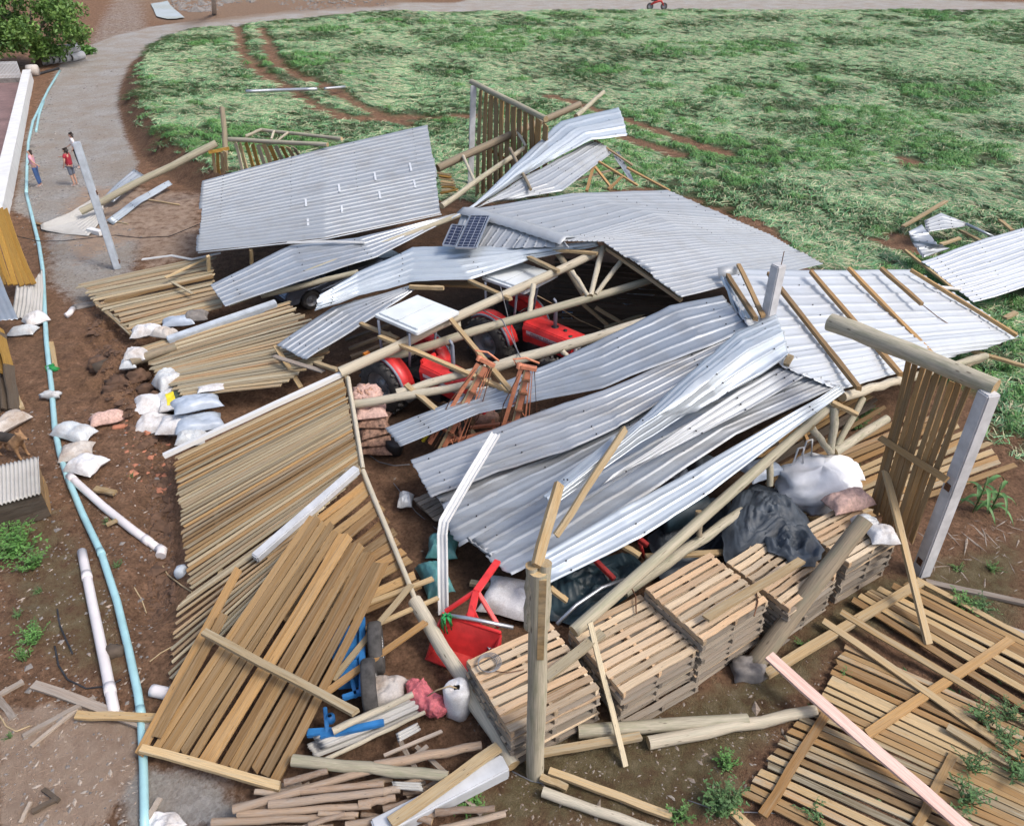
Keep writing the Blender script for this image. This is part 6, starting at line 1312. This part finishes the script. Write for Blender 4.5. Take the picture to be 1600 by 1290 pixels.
# ================================================================ KENNEL, DOG, PEOPLE
t = thing('dog_kennel', 'low dog kennel with a pale corrugated roof at the left edge', 'kennel', G(20,800))
KL = S((-40,736,.80),(61,714,.80)); KN = S((-40,800,.66),(64,771,.66)); rows = []
for i in range(15):
    row = []
    for k in range(81):
        f = k / 80; p = KL[0].lerp(KL[1], f).lerp(KN[0].lerp(KN[1], f), i / 14); row.append(p + Vector((0, 0, .025 * math.cos(f * 2 * math.pi * 16))))
    rows.append(row)
mb = MB(); mb.grid(rows); o = mb.build('roof', 'fibre', t, t.location); o.modifiers.new('gauge','SOLIDIFY').thickness = .012
q = [KN[0] + Vector((.05,.08,0)), KN[1] + Vector((-.06,.08,0)), KL[1] + Vector((-.06,-.06,0)), KL[0] + Vector((.05,-.06,0))]
for i, (a, b_) in enumerate(((0,1),(1,2),(2,3))):
    nb_ = 3 if i == 0 else 2
    for k in range(nb_):
        f = (k + .5) / nb_; A0, B0 = q[a], q[b_]
        pa = Vector((A0.x, A0.y, (A0.z - .03) * (1 - f))); pb = Vector((B0.x, B0.y, (B0.z - .03) * (1 - f))); n_ = (pb - pa).cross(Vector((0,0,1)))
        board('wall_board', pa, pb, .025, (A0.z - .03) / nb_ * .97, 'dark_wood' if i == 0 else 'slat_brown', t, t.location)
# dog
b = G(24,712); t = thing('dog', 'black and tan shepherd dog standing behind the kennel', 'dog', b, R(-18))
dj = [((-.28,0,.47),.12,.115), ((-.02,0,.46),.115,.12), ((.24,0,.46),.125,.15), ((.38,0,.58),.08,.09), ((.46,0,.66),.075,.08), ((.57,0,.63),.04,.04), ((.64,0,.61),.03,.03),
      ((-.42,0,.42),.04), ((-.55,0,.28),.035), ((-.62,0,.16),.02)]
bn = [(0,1),(1,2),(2,3),(3,4),(4,5),(5,6),(0,7),(7,8),(8,9)]
for s in (-1, 1):
    k = len(dj); dj += [((.27,s*.09,.36),.06), ((.26,s*.10,.20),.035), ((.28,s*.10,.06),.028), ((.33,s*.10,.025),.03), ((-.30,s*.09,.38),.08), ((-.22,s*.10,.26),.05), ((-.34,s*.10,.16),.03), ((-.31,s*.10,.04),.027), ((-.26,s*.10,.025),.03), ((.43,s*.05,.74),.028), ((.42,s*.065,.80),.010)]
    bn += [(2,k),(k,k+1),(k+1,k+2),(k+2,k+3),(0,k+4),(k+4,k+5),(k+5,k+6),(k+6,k+7),(k+7,k+8),(4,k+9),(k+9,k+10)]
body = skin('body', [((p[0],), *p[1:])[0:0] or (p[0], *p[1:]) for p in dj], bn, 'fur_tan', t, 2, 1)
skin('saddle_fur', [((-.40,0,.45),.06,.06), ((-.28,0,.50),.125,.125), ((-.02,0,.50),.122,.125), ((.18,0,.52),.115,.12), ((.30,0,.58),.07,.08)], [(0,1),(1,2),(2,3),(3,4)], 'fur_dark', t, 2, 2)
mb = MB(); mb.lathe([(.001,-.02),(.02,-.01),(.02,.012),(.001,.022)], (.655,0,.625), (1,0,0), 8); mb.build('nose', 'black', t)
for s in (-1, 1): mb = MB(); mb.lathe([(.001,-.012),(.012,0),(.001,.012)], (.52,s*.05,.68), (1,s,0), 6); mb.build('eye', 'black', t)
def person(label, base, rz, h, shirt, trousers, hair, belly=1.0, arms=None, shorts=False, shoe='shoe', long_hair=True, bun=False):
    t = thing('person', label, 'person', base, rz); t.scale = (h / 1.70,) * 3
    J = [((0,0,.95),.125*belly,.10), ((0,.02*belly,1.12),.12*belly,.095*belly), ((0,0,1.33),.14,.095), ((0,0,1.46),.05,.05), ((0,.02,1.56),.072,.085), ((0,.01,1.645),.07,.08), ((0,.10,1.555),.014,.018)]
    Bn = [(0,1),(1,2),(2,3),(3,4),(4,5),(4,6)]
    arms = arms or {}
    for s in (-1, 1):
        k = len(J); J += [((s*.09,0,.86),.085), ((s*.10,.015,.50),.058), ((s*.105,-.01,.09),.038), ((s*.12,.10,.035),.036)]; Bn += [(0,k),(k,k+1),(k+1,k+2),(k+2,k+3)]
        e, wst = arms.get(s, ((s*.25,-.02,1.13), (s*.24,.06,.90))); k = len(J); d = (Vector(wst) - Vector(e)).normalized(); hnd = Vector(wst) + d * .07
        J += [((s*.17,0,1.40),.058), (e,.043), (wst,.028), (tuple(hnd),.030,.022)]; Bn += [(2,k),(k,k+1),(k+1,k+2),(k+2,k+3)]
        X_, Y_, Z_ = frame(d, (0, 1, .2))
        for q_ in range(4):
            m1 = hnd + d * .05 + Y_ * (q_ - 1.5) * .018; m2 = m1 + d * (.035 - .006 * abs(q_ - 1.3)) + Z_ * .01; kk = len(J); J += [(tuple(m1),.008), (tuple(m2),.006)]; Bn += [(k+3,kk),(kk,kk+1)]
        kk = len(J); J += [(tuple(Vector(wst) + d*.05 + Y_*.036),.010), (tuple(Vector(wst) + d*.09 + Y_*.05),.008)]; Bn += [(k+3,kk),(kk,kk+1)]
    skin('body', J, Bn, 'skin', t, 1)
    SJ = [((0,0,.93),.145*belly,.118*belly), ((0,.02*belly,1.12),.142*belly,.115*belly), ((0,0,1.34),.158,.112), ((0,0,1.435),.08,.075)]; SB = [(0,1),(1,2),(2,3)]
    for s in (-1, 1):
        e, wst = arms.get(s, ((s*.25,-.02,1.13), (s*.24,.06,.90))); k = len(SJ); mid = Vector((s*.17,0,1.40)).lerp(Vector(e), .62); SJ += [((s*.165,0,1.395),.072), (tuple(mid),.062)]; SB += [(2,k),(k,k+1)]
    skin('shirt', SJ, SB, shirt, t, 1, 1)
    TJ = [((0,0,.97),.14*belly,.115)]; TB = []
    for s in (-1, 1):
        k = len(TJ); TJ += [((s*.092,0,.84),.102), ((s*.10,.012,.48),.076)]; TB += [(0,k),(k,k+1)]
        if not shorts: TJ += [((s*.105,-.01,.11),.055)]; TB += [(k+1,k+2)]
    skin('trousers', TJ, TB, trousers, t, 1, 0)
    HJ = [((0,-.03,1.60),.082,.085), ((0,-.01,1.665),.076,.082), ((0,-.06,1.53),.06,.05)] + ([((0,-.08,1.42),.05,.03)] if long_hair else []) + ([((0,-.12,1.67),.045,.045)] if bun else [])
    HB = [(0,1),(0,2)] + ([(2,3)] if long_hair else []); HB += [(0, len(HJ)-1)] if bun else []
    skin('hair', HJ, HB, hair, t, 1, 0)
    for s in (-1, 1):
        mb = MB(); mb.lathe([(.001,-.008),(.011,0),(.001,.008)], (s*.032,.098,1.585), (0,1,0), 6); mb.build('eye', 'black', t)
        mb = MB(); mb.lathe([(.001,-.012),(.022,-.004),(.022,.006),(.001,.012)], (s*.078,.015,1.565), (1,0,0), 8); mb.build('ear', 'skin', t)
        mb = MB(); mb.box((s*.118,.055,.035), (.095,.26,.07)); mb.build('shoe', shoe, t, bevel=.03)
    mb = MB(); mb.box((0,.101,1.512), (.045,.012,.012)); mb.build('mouth', 'red_cloth', t, bevel=.004)
    return t
person('person in a pink top and blue jeans standing beside the pale blue pipe', G(64,291), R(100), 1.62, 'pink', 'denim', 'hair', .92, {1: ((.26,.05,1.16),(.22,.22,1.02)), -1: ((-.24,-.10,1.15),(-.12,-.2,1.0))}, bun=True)
person('person in a crimson shirt and grey shorts pointing to the left', G(119,290), R(85), 1.66, 'red_cloth', 'grey_cloth', 'hair', 1.25, {1: ((.30,.20,1.25),(.24,.44,1.22)), -1: ((-.28,.0,1.16),(-.24,.12,.95))}, shorts=True)
person('person in a white top and black trousers behind the leaning concrete post', G(126,262), R(120), 1.64, 'white_cloth', 'black_cloth', 'hair', .95, {1: ((.26,.02,1.14),(.2,.2,1.05)), -1: ((-.26,-.02,1.14),(-.22,.1,.95))})

# ================================================================ FAR LEFT: WALL, FENCE, TREE, CULVERTS, ROAD THINGS
wa, wb = P(42,110,.7), P(-12,345,.7); t = thing('garden_wall', 'low white painted wall at the upper left edge', 'wall', ((wa.x+wb.x)/2, (wa.y+wb.y)/2, 0))
d = (wb - wa); d.z = 0; X_, Y_, Z_ = frame(d); 
mb = MB(); mb.bar(Vector((wa.x, wa.y, .32)), Vector((wb.x, wb.y, .32)), .42, .68); mb.build('wall_body', 'white_paint', t, t.location)
mb = MB(); mb.bar(Vector((wa.x, wa.y, .71)), Vector((wb.x, wb.y, .71)), .52, .08); mb.build('coping', 'white_paint', t, t.location, bevel=.01)
def paving_mat():
    m, nt_, n, b = mat('red paving bricks'); tc = nt_.nodes.new('ShaderNodeTexCoord'); br = nt_.nodes.new('ShaderNodeTexBrick'); br.inputs['Scale'].default_value = 4.5
    br.inputs['Color1'].default_value = (.20,.12,.115,1); br.inputs['Color2'].default_value = (.26,.165,.155,1); br.inputs['Mortar'].default_value = (.13,.10,.09,1); br.inputs['Mortar Size'].default_value = .012
    nt_.links.new(tc.outputs['Object'], br.inputs['Vector']); g = noise(nt_, tc.outputs['Object'], .8); nt_.links.new(mix(nt_, 1, br.outputs[0], ramp(nt_, g, [(.3,.75),(.7,1.2)]), 'MULTIPLY'), b.inputs['Base Color']); b.inputs['Roughness'].default_value = .85; return m
M['paving'] = paving_mat()
qa, qb = Vector((wa.x, wa.y, .09)), Vector((wb.x, wb.y, .09)); nrm = Vector((-abs(Y_.x), -abs(Y_.y) if Y_.x * Y_.y > 0 else abs(Y_.y), 0)); mb = MB()
off = Vector((-14, -2, 0)); mb.add([qa, qb, qb + off, qa + off], [(0,1,2,3)]); o = mb.build('paving', 'paving', None, qa); tag(o, kind='structure')
fa, fb = P(-60,131,.1), P(36,128,.1); t = thing('picket_fence', 'white picket fence on top of a low kerb at the upper left edge', 'fence', fa)
mb = MB(); mb.bar(fa + Vector((0,0,.1)), fb + Vector((0,0,.1)), .3, .35); mb.build('kerb', 'stone', t, fa)
for k in range(46):
    p = fa.lerp(fb, k / 45); mb = MB() if k == 0 else mb
    if k == 0: mb.box((0,0,.75), (.05,.03,1.15)); pk = mb.mesh('picket'); pk.materials.append(M['white_print'])
    o = link(bpy.data.objects.new('picket', pk), t); o.location = p - fa
for z in (.5, 1.2): mb = MB(); mb.bar(fa + Vector((0,.04,z)), fb + Vector((0,.04,z)), .04, .06); mb.build('rail', 'white_print', t, fa)
def leafcloud(clumps, n, size, seed, rs_=None):
    """many small leaf faces through the volume of overlapping clumps"""
    r = np.random.RandomState(seed); vs, fs = [], []
    vol = np.array([c[1] ** 2 for c in clumps]); ids = r.choice(len(clumps), n, p=vol / vol.sum())
    for i in range(n):
        c_, rr, sq = clumps[ids[i]]; d = r.normal(size=3); d /= np.linalg.norm(d); q = d * rr * (r.rand() ** .45) * (1 + .25 * math.sin(d[0]*7 + d[1]*5)); q[2] *= sq; p = np.array(c_) + q
        a = r.normal(size=3); a /= np.linalg.norm(a); b = np.cross(a, r.normal(size=3)); b /= np.linalg.norm(b) + 1e-9; s = size * r.uniform(.6, 1.3); k = len(vs)
        vs += [tuple(p - a*s), tuple(p + b*s*.45), tuple(p + a*s), tuple(p - b*s*.45)]; fs.append((k,k+1,k+2,k+3))
    mb = MB(); mb.v = vs; mb.f = fs; mb.sm = [False]*len(fs); return mb
def leaf_mat(name, cols):
    m, nt_, n, b = mat(name); tc = nt_.nodes.new('ShaderNodeTexCoord'); g = noise(nt_, tc.outputs['Object'], 1.4, 3, .6); g2 = noise(nt_, tc.outputs['Object'], 9, 2, .6)
    c = ramp(nt_, g, [(.35, cols[0]), (.5, cols[1]), (.65, cols[2])]); c = mix(nt_, 1, c, ramp(nt_, g2, [(.3,.65),(.7,1.35)]), 'MULTIPLY'); nt_.links.new(c, b.inputs['Base Color']); b.inputs['Roughness'].default_value = .6; return m
M['crown'] = leaf_mat('tree leaves', [(.05,.11,.025),(.10,.20,.04),(.17,.28,.06)])
b = G(62,104); t = thing('tree', 'broad leafy green tree in the upper left corner', 'tree', b)
mb = MB(); mb.tube([(0,0,-.1),(.05,.05,1.2),(-.1,.1,2.4)], [.28,.22,.16], 10); mb.build('trunk', 'bark', t)
for a in range(7):
    an = a * .9; mb = MB(); mb.tube([(0,.05,1.6+.1*a), (1.1*math.cos(an), 1.1*math.sin(an), 2.8), (2.4*math.cos(an), 2.4*math.sin(an), 3.6+.2*(a%3))], [.12,.08,.03], 7); mb.build('limb', 'bark', t)
r = random.Random(4); cl = []
while len(cl) < 46:
    q = Vector((r.uniform(-1, 1), r.uniform(-1, 1), r.uniform(-1, 1)))
    if q.length < 1: cl.append(((q.x*4.6 - .4, q.y*3.2, 3.3 + q.z*2.7), r.uniform(.65, 1.3), .8))
leafcloud(cl, 17000, .16, 5).build('crown', 'crown', t)
b = G(131,86); t = thing('bush', 'small bright bush beside the stacked concrete pipes', 'bush', b); leafcloud([((0,0,.4),.7,.7),((.5,.1,.3),.5,.7)], 900, .12, 6).build('foliage', 'leaf_bright', t); mb = MB(); mb.tube([(0,0,0),(0,0,.5)], .04, 6); mb.build('stem', 'bark', t)
for row, (n_, x0, y0, z) in enumerate(((6,74,101,0),(5,79,101,.62))):
    for k in range(n_):
        p = P(x0 + 9.5*k + (0 if row == 0 else 0), y0 - 1.2*k, 0); p.z = z + .32; mb = MB(); mb.lathe([(.31,-.7),(.31,.7),(.24,.7),(.24,-.7),(.31,-.7)], p, (.25,1,0), 16)
        o = solo(mb, 'concrete_pipe', 'concrete', ('first second third fourth fifth sixth'.split()[k]) + ' drain pipe from the left in the ' + ('bottom' if row == 0 else 'upper') + ' row below the tree', 'concrete pipe', 'stacked concrete drain pipes'); mb = MB(); mb.lathe([(.235,0),(.001,0)], p - Vector((.16,.62,0)), (-.25,-1,0), 14); mb.build('bore_shade', 'black', o, o.location)  # black disc paints the shade inside each pipe
mb = MB(); p = P(54,119,0); mb.lathe([(.001,-.4),(.38,-.35),(.4,0),(.38,.35),(.001,.4)], p + Vector((0,0,.38)), (1,.2,0), 14); solo(mb, 'drum', 'sack_dirty', 'pale round drum at the corner of the picket fence', 'drum')
mb = drape(pl((236,8),(262,4),(272,16),(290,30),(262,32),(245,27)), lambda x, y: gz(x, y) + .12, 3, 8, .0); o = mb.build('puddle', 'water'); tag(o, kind='structure')
post('grey concrete utility pole at the top edge beyond the lane', G(335,23), (330,-80), 7, 'concrete', .5)
bits('rock_pile', 340, zpoly([(268,2),(300,-8),(400,-8),(400,4),(350,6),(335,18),(300,20),(272,16)]), .22, 'stone', 'dark grey rock heap at the top edge behind the puddle', 21)
bits('far_rubble', 200, zpoly([(420,2),(620,-6),(620,8),(470,18)]), .18, 'stone', 'grey rubble and scraps along the far road', 22)
mb = blob(G(550,-2,.1), (3.2,1.2,.8), 17, .6, .3, 2); solo(mb, 'dirt_mound', 'clod', 'dirt mound beyond the far road', 'dirt mound')
t = thing('motorbike', 'dark red motorbike at the top edge on the far road', 'motorbike', G(1026,16), R(5)); t.scale = (1.3,)*3
for x in (-.65, .65): wheel('wheel', t, (x, 0, .3), .3, .12, 1, 'rim', 0, .7)
mb = MB(); mb.tube([(-.6,0,.45),(-.1,0,.7),(.35,0,.75),(.62,0,.35)], [.08,.14,.12,.05], 8); mb.build('body', 'red_old', t); mb = MB(); mb.tube([(.45,-.3,.95),(.42,0,.9),(.45,.3,.95)], .025, 6); mb.build('handlebar', 'black', t)
mb = MB(); mb.box((-.3,0,.78), (.6,.24,.08)); mb.build('seat', 'black', t, bevel=.02)

# ================================================================ WEEDS AND SEEDLINGS
def weed(px, py, s, n_, m_, lab, seed, tall=1.0, cat='weed', dz=0.0):
    b = G(px, py, dz); t = thing('weed_plant', lab, cat, b); r = random.Random(seed); lv = MB(); stm = MB()
    for i in range(n_):
        a = r.random()*6.28; L = s * r.uniform(.5, 1.1); e = r.uniform(.35, 1.25); tip = Vector((L*math.cos(e)*math.cos(a), L*math.cos(e)*math.sin(a), L*math.sin(e)*tall)); mid = tip * .55 + Vector((0,0,L*.14))
        o0 = Vector((r.uniform(-.3,.3)*s, r.uniform(-.3,.3)*s, 0)); stm.tube([o0, o0+mid, o0+tip], [.008,.006,.003], 4)
        for k in range(9):
            f = .2 + .8*k/8; c_ = o0 + (mid*f*1.6 if f < .6 else mid.lerp(tip, (f-.6)/.4)); q = r.random()*6.28; w_ = s*.14*r.uniform(.6,1.2); d1 = Vector((math.cos(q), math.sin(q), r.uniform(-.2,.5))); d2 = Vector((-math.sin(q), math.cos(q), r.uniform(-.2,.2)))
            lv.add([c_, c_+d1*w_*.5+d2*w_*.28, c_+d1*w_*1.1, c_+d1*w_*.5-d2*w_*.28], [(0,1,2,3)])
    lv.build('leaves', m_, t); stm.build('stems', 'stem', t); return t
for i, (px, py, s, n_, m_, lab) in enumerate((
 (25,862,.62,30,'leaf_bright','big weed in front of the kennel, upper clump'),(52,885,.42,20,'leaf_bright','big weed in front of the kennel, lower clump'),(22,838,.4,14,'leaf_bright','weed touching the lower left of the kennel'),(52,1000,.34,18,'leaf_bright','lone bright weed left of the free white pipe'),(40,1028,.26,10,'leaf_bright','weed just below the lone bright weed'),(28,962,.16,8,'leaf','tiny seedling above the lone bright weed'),
 (62,925,.14,8,'leaf','tiny seedling below the big weed'),(168,818,.16,8,'leaf','seedling beside the slanting white pipe'),(184,884,.14,8,'leaf','seedling between the two long pipes'),(205,745,.14,7,'leaf','seedling near the middle earth'),(15,1150,.12,6,'leaf','tiny weed on the sand edge'),
 (1128,1262,.38,40,'leaf','round bushy weed on the moss left of the fallen slat floor'),(1136,1196,.28,18,'leaf_bright','small weed above the round bushy weed'),(1062,1278,.26,14,'leaf_bright','weed at the bottom edge left of the round bushy weed'),(736,1262,.28,20,'leaf_bright','weed by the white post at the bottom'),
 (1500,946,.34,20,'leaf_bright','weed by the batten right of the standing panel'),(1530,950,.3,16,'leaf','second weed by the batten right of the standing panel'),(1550,890,.2,10,'leaf_bright','small seedling on the bare soil at right'),(1495,890,.16,8,'leaf_bright','tiny seedling right of the tall concrete post'),(1535,1130,.34,14,'leaf','grass weed growing through the slats, upper left one'),(1572,1125,.3,14,'leaf','grass weed growing through the slats, upper right one'),(1560,1165,.34,14,'leaf','grass weed growing through the slats, middle one'),(1590,1215,.4,16,'leaf','grass weed growing through the slats, at the right edge'),(1515,1205,.3,12,'leaf','grass weed growing through the slats, left one'),(1500,1255,.4,14,'leaf','grass weed growing through the slats, near the fresh plank'),(1270,1280,.3,12,'leaf','grass weed at the bottom left of the fallen slat floor'),(1320,1060,.2,8,'leaf_bright','small weed left of the fallen slat floor'),(1255,1010,.2,8,'leaf_bright','small weed between the beam and the leaning log'),
 (1336,668,.4,16,'leaf','dark weed behind the right truss'),(1350,650,.4,16,'leaf','dark weed under the right truss pole'),(1345,735,.2,10,'leaf','small weed among the slats right of the bulk bag'))):
    weed(px, py, s, int(n_ * 1.8), m_, lab, 100 + i, dz=.1 if (1450 < px and py > 1090) else 0)
def corn(px, py, s, lab, seed):
    b = G(px, py); t = thing('corn_plant', lab, 'corn plant', b); r = random.Random(seed); stm = MB(); stm.tube([(0,0,0),(.02,0,s*.5),(0,.02,s*.8)], .016, 6); stm.build('stem', 'stem', t)
    for i in range(9):
        a = i * 2.4 + r.random()*.4; z0 = s * (.08 + .07*i); L = s * r.uniform(.5, .8); rows = []
        for k in range(7):
            f = k/6; x = L*f*.75; z = z0 + L*(.75*f - .95*f*f); wd = .045*s*(1-f)**.5*(1 if k else .5); c_ = Vector((x*math.cos(a), x*math.sin(a), z)); sd = Vector((-math.sin(a), math.cos(a), 0))*wd; rows.append([c_-sd, c_-Vector((0,0,.012)), c_+sd])
        mb = MB(); mb.grid(rows); mb.build('leaf', 'corn', t)
corn(1520,800,1.15,'corn plant on bare soil beside the tall concrete post, left one',1); corn(1545,802,1.0,'corn plant on bare soil beside the tall concrete post, right one',2)
bits('slat_litter', 120, zpoly([(1180,1240),(1320,1020),(1600,1060),(1600,1290)]), .02, 'leaf', 'leaf scraps strewn over the fallen slat floor', 31, 3)
